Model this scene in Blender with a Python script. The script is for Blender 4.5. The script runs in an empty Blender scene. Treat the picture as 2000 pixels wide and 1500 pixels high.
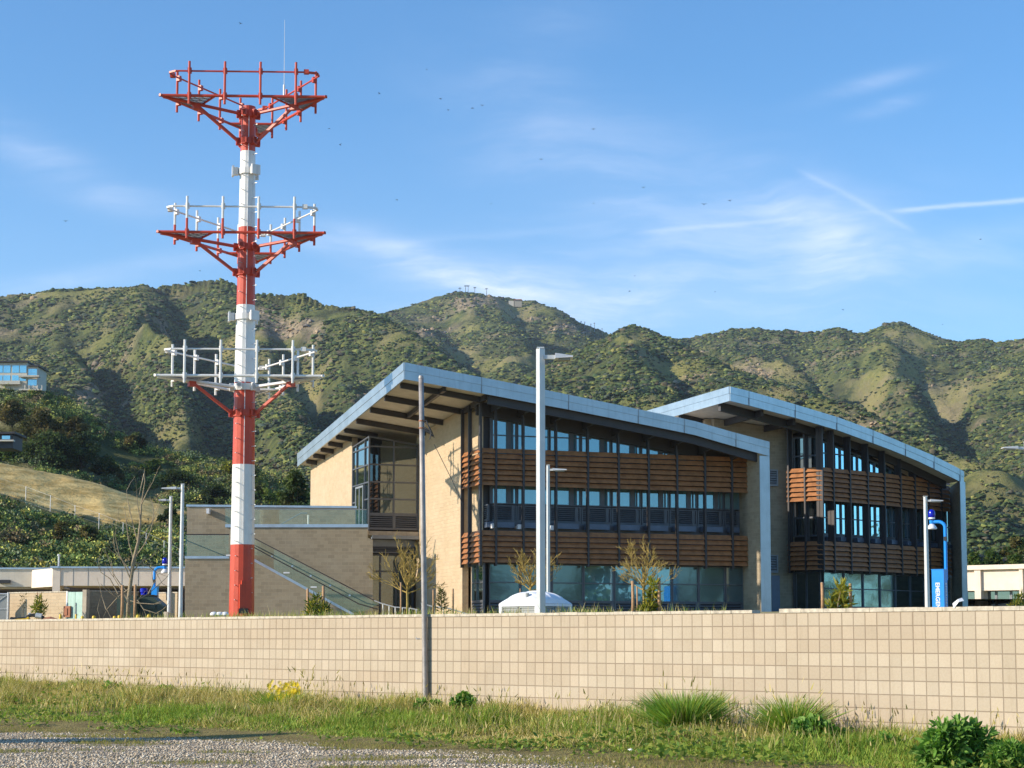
import bpy, math, random
import numpy as np
from mathutils import Vector
random.seed(7)
rng = np.random.default_rng(11)
R = math.radians
scene = bpy.context.scene
C = scene.collection

# ------------------------------------------------------------------ camera
EYE = 1.6
FPX, HOR, PRIN = 3500.0, 1245.0, 923.0            # focal length, horizon row and principal row, in pixels of the 2000 px wide photograph
PITCH = math.atan((HOR - PRIN) / FPX)
cam = bpy.data.cameras.new('camera'); cam.sensor_width = 36; cam.lens = FPX / 2000 * 36
cam.shift_y = (PRIN - 750) / 2000; cam.clip_start = .1; cam.clip_end = 12000
cam_o = bpy.data.objects.new('camera', cam); C.objects.link(cam_o)
cam_o.location = (0, 0, EYE); cam_o.rotation_euler = (math.pi / 2 + PITCH, 0, 0)
scene.camera = cam_o
# ------------------------------------------------------------------ light
SUN_EL, SUN_TH = R(22.5), R(74)                   # elevation; angle from straight behind the camera towards the left
sdir = Vector((-math.cos(SUN_EL) * math.sin(SUN_TH), -math.cos(SUN_EL) * math.cos(SUN_TH), math.sin(SUN_EL)))
sl = bpy.data.lights.new('sun', 'SUN'); sl.energy = 4.4; sl.angle = R(.53); sl.color = (1, .88, .71)
so = bpy.data.objects.new('sun', sl); C.objects.link(so)
so.rotation_euler = sdir.to_track_quat('Z', 'Y').to_euler()
scene.view_settings.view_transform = 'Standard'; scene.view_settings.look = 'None'
scene.view_settings.exposure = .58; scene.view_settings.gamma = 1

def ray(px, py):
    u, v = (px - 1000) / FPX, -(py - PRIN) / FPX
    y = math.cos(PITCH) - v * math.sin(PITCH); z = math.sin(PITCH) + v * math.cos(PITCH)
    return u / y, z / y                           # x and z gained per metre forward
def P(px, py, Y):
    a, b = ray(px, py)
    return Vector((a * Y, Y, EYE + b * Y))

# ------------------------------------------------------------------ world: Nishita sky with thin cirrus
world = bpy.data.worlds.new('World'); scene.world = world; world.use_nodes = True
wt = world.node_tree; wt.nodes.clear()
class NT:
    def __init__(s, t): s.t = t
    def n(s, typ, **k):
        nd = s.t.nodes.new(typ)
        for a, b in k.items():
            if a in ('inp',):
                for i, v in b.items(): nd.inputs[i].default_value = v
            else: setattr(nd, a, b)
        return nd
    def l(s, a, b): s.t.links.new(a, b)
    def math(s, op, a, b=None, c=None, clamp=False):
        nd = s.n('ShaderNodeMath', operation=op, use_clamp=clamp)
        for i, v in enumerate((a, b, c)):
            if v is None: continue
            if isinstance(v, (int, float)): nd.inputs[i].default_value = v
            else: s.l(v, nd.inputs[i])
        return nd.outputs[0]
    def mix(s, f, a, b, mode='MIX'):
        nd = s.n('ShaderNodeMix', data_type='RGBA', blend_type=mode)
        for i, v in ((0, f), (6, a), (7, b)):
            if isinstance(v, (int, float)): nd.inputs[i].default_value = v
            elif isinstance(v, tuple): nd.inputs[i].default_value = v if len(v) == 4 else (*v, 1)
            else: s.l(v, nd.inputs[i])
        return nd.outputs[2]
    def noise(s, vec, scale, detail=4, rough=.55, dist=0.):
        nd = s.n('ShaderNodeTexNoise', inp={'Scale': scale, 'Detail': detail, 'Roughness': rough, 'Distortion': dist})
        if vec is not None: s.l(vec, nd.inputs['Vector'])
        return nd.outputs['Fac']
    def ramp(s, f, lo, hi, a=0., b=1., smooth=True):
        nd = s.n('ShaderNodeMapRange', interpolation_type='SMOOTHSTEP' if smooth else 'LINEAR')
        s.l(f, nd.inputs[0])
        for i, v in ((1, lo), (2, hi), (3, a), (4, b)): nd.inputs[i].default_value = v
        return nd.outputs[0]
    def mapping(s, vec, scale=(1, 1, 1), rot=(0, 0, 0), loc=(0, 0, 0)):
        nd = s.n('ShaderNodeMapping'); s.l(vec, nd.inputs[0])
        nd.inputs['Scale'].default_value = scale; nd.inputs['Rotation'].default_value = rot; nd.inputs['Location'].default_value = loc
        return nd.outputs[0]
W = NT(wt)
sky = W.n('ShaderNodeTexSky', sky_type='NISHITA', sun_disc=False, sun_elevation=SUN_EL, sun_rotation=R(180) + SUN_TH, altitude=50, air_density=1.0, dust_density=.35, ozone_density=2.2)
tc = W.n('ShaderNodeTexCoord'); sep = W.n('ShaderNodeSeparateXYZ'); W.l(tc.outputs['Generated'], sep.inputs[0])
yy = W.math('MAXIMUM', sep.outputs[1], .05)
cu = W.math('DIVIDE', sep.outputs[0], yy); cv = W.math('DIVIDE', sep.outputs[2], yy)
comb = W.n('ShaderNodeCombineXYZ'); W.l(cu, comb.inputs[0]); W.l(cv, comb.inputs[1])
q = comb.outputs[0]
def blob(px, py, rx, ry, deg, power=1.0):
    """soft elliptical patch of sky round one direction"""
    a, b = ray(px, py); c, s_ = math.cos(R(deg)), math.sin(R(deg)); rx /= FPX; ry /= FPX
    dx, dy = W.math('SUBTRACT', cu, a), W.math('SUBTRACT', cv, b)
    e1 = W.math('ADD', W.math('MULTIPLY', dx, c / rx), W.math('MULTIPLY', dy, s_ / rx))
    e2 = W.math('ADD', W.math('MULTIPLY', dx, -s_ / ry), W.math('MULTIPLY', dy, c / ry))
    d = W.math('ADD', W.math('MULTIPLY', e1, e1), W.math('MULTIPLY', e2, e2))
    return W.math('MULTIPLY', W.math('EXPONENT', W.math('MULTIPLY', d, -1.0)), power)
warp = W.n('ShaderNodeTexNoise', inp={'Scale': 6., 'Detail': 4.}); W.l(q, warp.inputs['Vector'])
qw = W.n('ShaderNodeVectorMath', operation='MULTIPLY_ADD'); W.l(warp.outputs['Color'], qw.inputs[0]); qw.inputs[1].default_value = (.10, .06, 0); W.l(q, qw.inputs[2])
qw = qw.outputs[0]
streak = W.noise(W.mapping(qw, scale=(6, 26, 1), rot=(0, 0, R(14))), 1.0, 6, .62)
fine = W.noise(W.mapping(qw, scale=(14, 70, 1), rot=(0, 0, R(-12))), 1.0, 6, .65)
wisp = W.ramp(W.math('ADD', W.math('MULTIPLY', streak, .65), W.math('MULTIPLY', fine, .35)), .40, .70)
patches = [blob(830, 515, 190, 34, -17, .75), blob(640, 490, 90, 20, -20, .3), blob(1000, 560, 170, 45, -14, .36), blob(1640, 480, 95, 90, 40, .46), blob(1400, 560, 430, 70, 2, .34), blob(1250, 610, 520, 60, 0, .38),
           blob(90, 310, 190, 40, -28, .30), blob(230, 385, 170, 25, -8, .2), blob(1690, 165, 110, 16, 16, .30), blob(1730, 210, 60, 14, 14, .36), blob(1930, 460, 170, 22, 8, .28), blob(1900, 500, 150, 22, 0, .26),
           blob(1150, 330, 330, 120, -30, .22), blob(1330, 470, 420, 130, 12, .20), blob(1500, 390, 260, 90, -25, .22), blob(300, 520, 260, 22, 10, .26), blob(60, 555, 200, 20, 4, .2), blob(1050, 120, 120, 260, -20, .1), blob(1560, 420, 90, 26, -8, .25)]
acc = patches[0]
for p_ in patches[1:]: acc = W.math('ADD', acc, p_)
cloud = W.math('MULTIPLY', acc, W.math('ADD', W.math('MULTIPLY', wisp, .8), .2))
def trail(x0, y0, x1, y1, w, power):
    """a condensation trail between two directions, a straight soft line with feathered ends"""
    a0, b0 = ray(x0, y0); a1, b1 = ray(x1, y1); L = math.hypot(a1 - a0, b1 - b0); c, s_ = (a1 - a0) / L, (b1 - b0) / L
    dx, dy = W.math('SUBTRACT', cu, a0), W.math('SUBTRACT', cv, b0)
    al = W.math('ADD', W.math('MULTIPLY', dx, c), W.math('MULTIPLY', dy, s_))
    ac = W.math('ADD', W.math('MULTIPLY', dx, -s_), W.math('MULTIPLY', dy, c))
    ac = W.math('ADD', ac, W.math('MULTIPLY', W.math('SUBTRACT', fine, .5), w / FPX * 3.2))
    ac = W.math('DIVIDE', ac, w / FPX)
    g = W.math('EXPONENT', W.math('MULTIPLY', W.math('MULTIPLY', ac, ac), -1.0))
    e = W.math('MULTIPLY', W.ramp(al, 0, L * .2), W.ramp(al, L * .86, L * 1.0, 1., 0.))
    return W.math('MULTIPLY', W.math('MULTIPLY', g, e), power)
for t_ in (trail(1540, 322, 1800, 458, 6, .14), trail(1550, 318, 1770, 445, 22, .06), trail(1715, 414, 2060, 386, 5, .40), trail(1220, 458, 1580, 425, 5, .20), trail(640, 482, 1230, 440, 9, .07)):
    cloud = W.math('ADD', cloud, t_)
veil = W.ramp(cv, .10, .34, .16, .0)
front = W.ramp(sep.outputs[1], .1, .5)
cloud = W.math('MULTIPLY', W.math('ADD', cloud, veil), front, clamp=True)
skyc = W.mix(1.0, sky.outputs[0], (.56, .96, 1.25), 'MULTIPLY')
col = W.mix(W.math('MULTIPLY', cloud, .78), skyc, (6.5, 6.9, 8.0))
bg = W.n('ShaderNodeBackground'); W.l(col, bg.inputs[0]); bg.inputs[1].default_value = .118
wo = W.n('ShaderNodeOutputWorld'); W.l(bg.outputs[0], wo.inputs[0])

# ------------------------------------------------------------------ materials
def new_mat(name):
    m = bpy.data.materials.new(name); m.use_nodes = True
    t = NT(m.node_tree); b = m.node_tree.nodes['Principled BSDF']
    return m, t, b
def bump(t, b, h, strength, dist):
    nd = t.n('ShaderNodeBump', inp={'Strength': strength, 'Distance': dist}); t.l(h, nd.inputs['Height']); t.l(nd.outputs[0], b.inputs['Normal'])
def mat(name, col, rough=.6, metal=0., var=.12, vscale=2., bumpk=0., spec=.5, streaks=0., bscale=60.):
    m, t, b = new_mat(name)
    b.inputs['Roughness'].default_value = rough; b.inputs['Metallic'].default_value = metal; b.inputs['Specular IOR Level'].default_value = spec
    tcn = t.n('ShaderNodeTexCoord').outputs['Object']
    f = t.noise(tcn, vscale, 5, .6)
    c = t.mix(t.ramp(f, .3, .7), tuple(x * (1 - var) for x in col), tuple(min(1, x * (1 + var)) for x in col))
    if streaks:
        s = t.noise(t.mapping(tcn, scale=(3, 3, .15)), 2.5, 4, .6)
        c = t.mix(t.math('MULTIPLY', t.ramp(s, .5, .75), streaks), c, tuple(x * .45 for x in col))
    t.l(c, b.inputs['Base Color'])
    r = t.math('ADD', rough - .07, t.math('MULTIPLY', f, .14), clamp=True); t.l(r, b.inputs['Roughness'])
    if bumpk: bump(t, b, t.noise(tcn, bscale, 4, .6), bumpk, .01)
    return m
def cmu(name, col, bw, bh, mortar, off=.5, ms=.012, var=.16, groove=.6, mort_k=.6, light=1.0, rowk=.0):
    """concrete block masonry in metres, on the mesh's own UV map"""
    m, t, b = new_mat(name)
    b.inputs['Roughness'].default_value = .9; b.inputs['Specular IOR Level'].default_value = .2
    uv = t.n('ShaderNodeUVMap').outputs[0]
    br = t.n('ShaderNodeTexBrick', offset=off, offset_frequency=2, squash=1.0)
    t.l(uv, br.inputs['Vector'])
    br.inputs['Scale'].default_value = 1; br.inputs['Brick Width'].default_value = bw; br.inputs['Row Height'].default_value = bh
    br.inputs['Mortar Size'].default_value = ms; br.inputs['Mortar Smooth'].default_value = .3; br.inputs['Bias'].default_value = 0
    br.inputs['Color1'].default_value = (*[x * (1 - var) for x in col], 1); br.inputs['Color2'].default_value = (*[min(1, x * (1 + var)) for x in col], 1)
    br.inputs['Mortar'].default_value = (*mortar, 1)
    big = t.noise(uv, .55, 5, .6); fine_ = t.noise(uv, 28, 5, .7)
    c = t.mix(t.ramp(big, .3, .7), br.outputs['Color'], t.mix(1.0, br.outputs['Color'], (.93, .91, .88), 'MULTIPLY'))
    if rowk:
        sn = t.n('ShaderNodeVectorMath', operation='SNAP'); t.l(uv, sn.inputs[0]); sn.inputs[1].default_value = (bw * 7, bh, 1)
        wn = t.n('ShaderNodeTexWhiteNoise', noise_dimensions='2D'); t.l(sn.outputs[0], wn.inputs['Vector']); row = wn.outputs['Value']
        c = t.mix(t.math('MULTIPLY', t.ramp(row, .25, .9), rowk), c, t.mix(1.0, c, (.88, .83, .79), 'MULTIPLY'))
    c = t.mix(t.math('MULTIPLY', t.ramp(fine_, .35, .75), .35), c, t.mix(1.0, c, (.78, .76, .74), 'MULTIPLY'))
    drip = t.noise(t.mapping(uv, scale=(5, .5, 1)), 1.6, 4, .6)
    c = t.mix(t.math('MULTIPLY', t.ramp(drip, .54, .78), .42), c, t.mix(1.0, c, (.72, .68, .64), 'MULTIPLY'))
    t.l(c, b.inputs['Base Color'])
    h = t.math('ADD', t.math('MULTIPLY', br.outputs['Fac'], -groove), t.math('MULTIPLY', fine_, .25))
    bump(t, b, h, .9, .012)
    return m
def col_mat(name, rough=.7, var=.25, vscale=6., transl=.0, spec=.25):
    """colour comes from the mesh's own 'Col' attribute, a colour per leaf, blade or stone"""
    m, t, b = new_mat(name)
    a = t.n('ShaderNodeAttribute', attribute_name='Col').outputs[0]
    f = t.noise(t.n('ShaderNodeTexCoord').outputs['Object'], vscale, 4, .6)
    c = t.mix(t.ramp(f, .3, .7), t.mix(1., a, (1 - var,) * 3, 'MULTIPLY'), t.mix(1., a, (1 + var,) * 3, 'MULTIPLY'))
    t.l(c, b.inputs['Base Color']); b.inputs['Roughness'].default_value = rough; b.inputs['Specular IOR Level'].default_value = spec
    if transl:
        tr = t.n('ShaderNodeBsdfTranslucent'); t.l(t.mix(1., c, (1.1, 1.2, .6), 'MULTIPLY'), tr.inputs[0])
        mx = t.n('ShaderNodeMixShader'); mx.inputs[0].default_value = transl
        t.l(b.outputs[0], mx.inputs[1]); t.l(tr.outputs[0], mx.inputs[2])
        t.l(mx.outputs[0], m.node_tree.nodes['Material Output'].inputs[0])
    return m
def glass_mat(name, tint, back, refl=.4, rough=.02, wave=.0):
    """coated window glass: mirror-like coat over the dim blinds and rooms behind it"""
    m, t, b = new_mat(name)
    uv = t.n('ShaderNodeTexCoord').outputs['Object']
    d = t.n('ShaderNodeBsdfDiffuse'); f = t.noise(uv, .5, 3, .5)
    t.l(t.mix(t.ramp(f, .35, .65), tuple(x * .8 for x in back), tuple(x * 1.15 for x in back)), d.inputs[0])
    g = t.n('ShaderNodeBsdfGlossy'); g.inputs['Color'].default_value = (*tint, 1); g.inputs['Roughness'].default_value = rough
    bp = t.n('ShaderNodeBump', inp={'Strength': .06 + wave, 'Distance': .02}); t.l(t.noise(uv, 1.3, 2, .5), bp.inputs['Height']); t.l(bp.outputs[0], g.inputs['Normal'])
    lw = t.n('ShaderNodeFresnel', inp={'IOR': 1.5})
    fac = t.math('ADD', refl, t.math('MULTIPLY', lw.outputs[0], 1 - refl), clamp=True)
    mx = t.n('ShaderNodeMixShader'); t.l(fac, mx.inputs[0]); t.l(d.outputs[0], mx.inputs[1]); t.l(g.outputs[0], mx.inputs[2])
    t.l(mx.outputs[0], m.node_tree.nodes['Material Output'].inputs[0])
    return m
def clear_glass(name):
    m, t, b = new_mat(name)
    tr = t.n('ShaderNodeBsdfTransparent'); tr.inputs[0].default_value = (.90, .95, .92, 1)
    g = t.n('ShaderNodeBsdfGlossy'); g.inputs['Roughness'].default_value = .02; g.inputs['Color'].default_value = (.8, .95, .9, 1)
    mx = t.n('ShaderNodeMixShader'); mx.inputs[0].default_value = .05
    t.l(tr.outputs[0], mx.inputs[1]); t.l(g.outputs[0], mx.inputs[2]); t.l(mx.outputs[0], m.node_tree.nodes['Material Output'].inputs[0])
    return m
M = dict(
    red=mat('tower red paint', (.55, .060, .022), .42, 0, .10, 1.2, streaks=.30),
    white=mat('tower white paint', (.76, .74, .70), .42, 0, .06, 1.2, streaks=.28),
    galv=mat('galvanised steel', (.60, .60, .60), .45, .35, .12, 4, streaks=.1),
    pipe=mat('weathered pipe steel', (.33, .30, .28), .55, .3, .2, 6, streaks=.3),
    pole=mat('satin grey pole paint', (.58, .58, .57), .4, .25, .06, 3),
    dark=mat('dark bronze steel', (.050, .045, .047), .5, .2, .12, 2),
    darkg=mat('charcoal grey frame', (.115, .12, .135), .45, .3, .10, 2),
    ledge=mat('slate blue metal ledge', (.11, .14, .20), .4, .3, .1, 2),
    fascia=mat('zinc fascia sheet', (.47, .54, .59), .36, .70, .10, .8, streaks=.28),
    coping=mat('metal coping', (.50, .57, .66), .3, .6, .1, 2),
    soffit=mat('cream soffit deck', (.62, .58, .52), .7, 0, .08, 2),
    slat=mat('amber wood grain sunshade blade', (.345, .145, .055), .5, 0, .22, 3.0, spec=.35),
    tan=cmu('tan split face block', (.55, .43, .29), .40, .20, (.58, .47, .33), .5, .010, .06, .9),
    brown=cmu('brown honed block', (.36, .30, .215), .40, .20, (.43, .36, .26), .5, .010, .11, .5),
    wall=cmu('scored cream block', (.52, .435, .33), .2032, .2032, (.34, .27, .20), 0., .0085, .06, .8, rowk=.5),
    cap=mat('rough concrete cap', (.53, .46, .36), .9, 0, .25, 9, .5),
    stucco=mat('warm white stucco', (.78, .66, .54), .85, 0, .06, 1.5, streaks=.12),
    stucco2=mat('cream stucco', (.62, .56, .46), .85, 0, .06, 1.5, streaks=.15),
    slab=mat('concrete slab edge', (.40, .34, .26), .85, 0, .15, 3),
    steelgrey=mat('grey painted steel', (.26, .28, .30), .5, .2, .1, 2),
    pane=glass_mat('teal coated glass', (.44, .68, .80), (.14, .27, .31), .42),
    pane_low=glass_mat('grey green coated glass', (.30, .42, .46), (.085, .125, .135), .34, .07, .12),
    pane_dark=glass_mat('dark stair glass', (.50, .58, .58), (.018, .02, .022), .26),
    pane_green=glass_mat('pale green glass', (.7, .9, .8), (.35, .52, .40), .22),
    pane_cyan=glass_mat('cyan house glass', (.6, .9, 1.), (.10, .28, .36), .5),
    rail=clear_glass('clear railing glass'),
    blue=mat('emergency blue paint', (.012, .27, .80), .35, 0, .06, 2),
    bluedk=mat('deep blue lens', (.004, .01, .42), .15, 0, .1, 3),
    letter=mat('white lettering', (.85, .85, .85), .5, 0, .02, 2),
    yellow=mat('yellow bollard paint', (.78, .50, .02), .45, 0, .1, 4),
    mint=mat('pale green gate paint', (.38, .54, .47), .5, .1, .08, 2, streaks=.2),
    plastic=mat('white domed plastic', (.80, .80, .82), .35, 0, .03, 2),
    grey=mat('grey plastic panel', (.30, .31, .30), .6, 0, .06, 2),
    stake=mat('lodge pole stake', (.40, .235, .12), .85, 0, .2, 8, .3),
    bark=mat('pale bark', (.30, .235, .15), .9, 0, .3, 14, .4),
    barky=mat('yellow green twig bark', (.34, .24, .06), .85, 0, .3, 10, .2),
    barkd=mat('dark bark', (.10, .075, .05), .95, 0, .3, 4, .5),
    black=mat('black rubber', (.012, .012, .013), .6, 0, .2, 4),
    dkgreen=mat('dark green utility paint', (.035, .060, .045), .5, 0, .15, 2),
    cable=mat('black cable', (.02, .02, .02), .6, 0, .1, 4),
    bird=mat('dark bird plumage', (.015, .014, .014), .8, 0, .2, 20),
    tile=mat('terracotta roof', (.38, .15, .08), .8, 0, .15, .3),
    rock=mat('granite rock', (.36, .30, .24), .95, 0, .3, 3, .8, bscale=8),
    leaf=col_mat('leaf', .75, .2, 3., .38, .15), blade=col_mat('grass blade', .65, .15, 3., .3), brush=col_mat('chaparral leaf', .9, .28, .35, 0, .1), stone=col_mat('gravel stone', .9, .15, 20., 0, .2),
    petal=mat('yellow petal', (.85, .62, .01), .6, 0, .1, 10),
)

# ------------------------------------------------------------------ mesh helpers
def V3(*a): return Vector(a)
class MB:
    """collects shapes; build() links them as ONE mesh object with a metric UV map"""
    def __init__(s): s.v, s.f, s.mi = [], [], []
    def poly(s, pts, m=0):
        i = len(s.v); s.v += [tuple(p) for p in pts]; s.f.append(tuple(range(i, i + len(pts)))); s.mi.append(m)
    def hexa(s, a, m=0):
        """a: 4 bottom then 4 top corners, counter-clockwise seen from above"""
        i = len(s.v); s.v += [tuple(p) for p in a]
        for q_ in ((3, 2, 1, 0), (4, 5, 6, 7), (0, 1, 5, 4), (1, 2, 6, 5), (2, 3, 7, 6), (3, 0, 4, 7)):
            s.f.append(tuple(i + k for k in q_)); s.mi.append(m)
    def box(s, x0, x1, y0, y1, z0, z1, m=0):
        s.hexa([(x0, y0, z0), (x1, y0, z0), (x1, y1, z0), (x0, y1, z0), (x0, y0, z1), (x1, y0, z1), (x1, y1, z1), (x0, y1, z1)], m)
    def obox(s, p, d, l0, l1, n0, n1, z0, z1, m=0, z1b=None, z0b=None):
        """box along the level direction d from p; n is to the right of d (outward); z1b/z0b: heights at the far end"""
        d = Vector((d[0], d[1], 0)).normalized(); n = Vector((d.y, -d.x, 0)); p = Vector((p[0], p[1], 0))
        z1b = z1 if z1b is None else z1b; z0b = z0 if z0b is None else z0b
        c = [p + d * l0 + n * n1, p + d * l1 + n * n1, p + d * l1 + n * n0, p + d * l0 + n * n0]
        s.hexa([c[0] + V3(0, 0, z0), c[1] + V3(0, 0, z0b), c[2] + V3(0, 0, z0b), c[3] + V3(0, 0, z0), c[0] + V3(0, 0, z1), c[1] + V3(0, 0, z1b), c[2] + V3(0, 0, z1b), c[3] + V3(0, 0, z1)], m)
    def prism(s, pts, vec, m=0):
        vec = Vector(vec); a = [Vector(p) for p in pts]; b = [p + vec for p in a]; i = len(s.v); k = len(a)
        s.v += [tuple(p) for p in a + b]
        s.f.append(tuple(range(i + k - 1, i - 1, -1))); s.f.append(tuple(range(i + k, i + 2 * k))); s.mi += [m, m]
        for j in range(k):
            j2 = (j + 1) % k; s.f.append((i + j, i + j2, i + k + j2, i + k + j)); s.mi.append(m)
    def tube(s, pts, rad, n=8, m=0, cap=True):
        pts = [Vector(p) for p in pts]; rad = rad if isinstance(rad, (list, tuple)) else [rad] * len(pts)
        rings = []; up = None
        for k, p in enumerate(pts):
            d = (pts[min(k + 1, len(pts) - 1)] - pts[max(k - 1, 0)]).normalized()
            if up is None: up = Vector((0, 0, 1)) if abs(d.z) < .9 else Vector((0, 1, 0))
            x = d.cross(up).normalized(); y = x.cross(d).normalized(); up = y
            i = len(s.v); rings.append(i)
            for j in range(n):
                a = 2 * math.pi * (j + .5) / n
                s.v.append(tuple(p + (x * math.cos(a) + y * math.sin(a)) * rad[k]))
        for a, b in zip(rings, rings[1:]):
            for j in range(n):
                j2 = (j + 1) % n; s.f.append((a + j2, a + j, b + j, b + j2)); s.mi.append(m)
        if cap:
            s.f.append(tuple(rings[0] + j for j in range(n))); s.mi.append(m)
            s.f.append(tuple(rings[-1] + j for j in reversed(range(n)))); s.mi.append(m)
    def bar(s, a, b, w, h, m=0):
        """rectangular bar from a to b, w across and h upwards"""
        a, b = Vector(a), Vector(b); d = (b - a).normalized(); up = Vector((0, 0, 1)) if abs(d.z) < .95 else Vector((0, 1, 0))
        x = d.cross(up).normalized() * (w / 2); y = x.cross(d).normalized() * (h / 2)
        s.hexa([a - x - y, a + x - y, b + x - y, b - x - y, a - x + y, a + x + y, b + x + y, b - x + y], m)
    def lathe(s, prof, c=(0, 0, 0), n=16, m=0, rot=0.):
        rings = []
        for r, z in prof:
            rings.append(len(s.v))
            for j in range(n):
                a = 2 * math.pi * (j + .5) / n + rot; s.v.append((c[0] + r * math.cos(a), c[1] + r * math.sin(a), c[2] + z))
        for a, b in zip(rings, rings[1:]):
            for j in range(n):
                j2 = (j + 1) % n; s.f.append((a + j, a + j2, b + j2, b + j)); s.mi.append(m)
        s.f.append(tuple(rings[0] + j for j in reversed(range(n)))); s.mi.append(m)
        s.f.append(tuple(rings[-1] + j for j in range(n))); s.mi.append(m)
    def build(s, name, mats, parent=None, smooth=False):
        mats = mats if isinstance(mats, (list, tuple)) else [mats]
        me = bpy.data.meshes.new(name); me.from_pydata(s.v, [], s.f)
        for m_ in mats: me.materials.append(m_)
        if len(mats) > 1: me.polygons.foreach_set('material_index', s.mi)
        uvl = me.uv_layers.new(name='UVMap').data
        co = np.array(s.v)
        uv = np.zeros((len(me.loops), 2)); k = 0
        for f in s.f:
            p = co[list(f)]; n = np.zeros(3)
            for j in range(len(f)):
                a, b = p[j], p[(j + 1) % len(f)]; n += np.cross(a, b)
            n /= (np.linalg.norm(n) + 1e-12)
            if abs(n[2]) > .8: w = p[:, :2]
            else:
                tl = math.hypot(n[0], n[1]) + 1e-9
                w = np.stack([p[:, 0] * (-n[1] / tl) + p[:, 1] * (n[0] / tl), p[:, 2]], 1)
            uv[k:k + len(f)] = w; k += len(f)
        uvl.foreach_set('uv', uv.ravel())
        if smooth: me.polygons.foreach_set('use_smooth', [True] * len(me.polygons))
        me.update()
        o = bpy.data.objects.new(name, me); C.objects.link(o)
        if parent is not None: o.parent = parent
        return o
def np_mesh(name, v, f, m, col=None, parent=None, smooth=False, attrs=None):
    """one mesh from numpy arrays; col: a colour per vertex"""
    me = bpy.data.meshes.new(name); k = f.shape[1]
    me.vertices.add(len(v)); me.vertices.foreach_set('co', v.astype(np.float32).ravel())
    me.loops.add(f.size); me.loops.foreach_set('vertex_index', f.astype(np.int32).ravel())
    me.polygons.add(len(f)); me.polygons.foreach_set('loop_start', np.arange(0, f.size, k, dtype=np.int32))
    if smooth: me.polygons.foreach_set('use_smooth', np.ones(len(f), dtype=bool))
    me.materials.append(m)
    if col is not None:
        a = me.attributes.new('Col', 'FLOAT_COLOR', 'POINT'); c4 = np.ones((len(v), 4), np.float32); c4[:, :3] = col; a.data.foreach_set('color', c4.ravel())
    for nm, arr in (attrs or {}).items():
        a = me.attributes.new(nm, 'FLOAT', 'POINT'); a.data.foreach_set('value', arr.astype(np.float32).ravel())
    me.update(calc_edges=True); me.validate()
    o = bpy.data.objects.new(name, me); C.objects.link(o)
    if parent is not None: o.parent = parent
    return o
def tag(o, label=None, cat=None, group=None, kind=None):
    for k, v in (('label', label), ('category', cat), ('group', group), ('kind', kind)):
        if v: o[k] = v
    return o
def thing(name, label, cat, loc=(0, 0, 0), rz=0., group=None):
    o = bpy.data.objects.new(name, None); C.objects.link(o); o.location = loc; o.rotation_euler = (0, 0, rz)
    return tag(o, label, cat, group)
def copy_tree(o, parent=None):
    c = o.copy(); C.objects.link(c)
    if parent is not None: c.parent = parent
    for ch in list(o.children): copy_tree(ch, c)
    return c
# noise in numpy
def vnoise(x, y, seed=0):
    xi, yi = np.floor(x).astype(np.int64), np.floor(y).astype(np.int64); fx, fy = x - xi, y - yi
    fx, fy = fx * fx * fx * (fx * (fx * 6 - 15) + 10), fy * fy * fy * (fy * (fy * 6 - 15) + 10)
    def h(a, b):
        n = (a * 374761393 + b * 668265263 + seed * 974711) & 0xffffffff
        n = ((n ^ (n >> 13)) * 1274126177) & 0xffffffff
        return ((n ^ (n >> 16)) & 0xffff) / 65535.
    return (h(xi, yi) * (1 - fx) + h(xi + 1, yi) * fx) * (1 - fy) + (h(xi, yi + 1) * (1 - fx) + h(xi + 1, yi + 1) * fx) * fy
def fbm(x, y, o=4, seed=0, g=.5):
    s_, a, t_ = 0., 1., 0.
    for k in range(o):
        s_ = s_ + a * vnoise(x, y, seed + k * 17); t_ += a; a *= g; x = x * 2.03 + 3.1; y = y * 2.03 + 7.7
    return s_ / t_
# the wall line and the ground
WP, WD = Vector((0, 31.9, 0)), Vector((.728, -.686, 0)).normalized()       # a point of the retaining wall and its direction to the right
WN = Vector((-WD.y, WD.x, 0))                                              # away from the camera
def site_z(x, y):
    qd = (x - WP.x) * WN.x + (y - WP.y) * WN.y
    return 1.96 + .018 * max(qd, 0)
def foot(px, Y):
    """the point of the upper ground in that direction, Y metres ahead"""
    p = P(px, 1200, Y); return Vector((p.x, Y, site_z(p.x, Y)))
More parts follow.
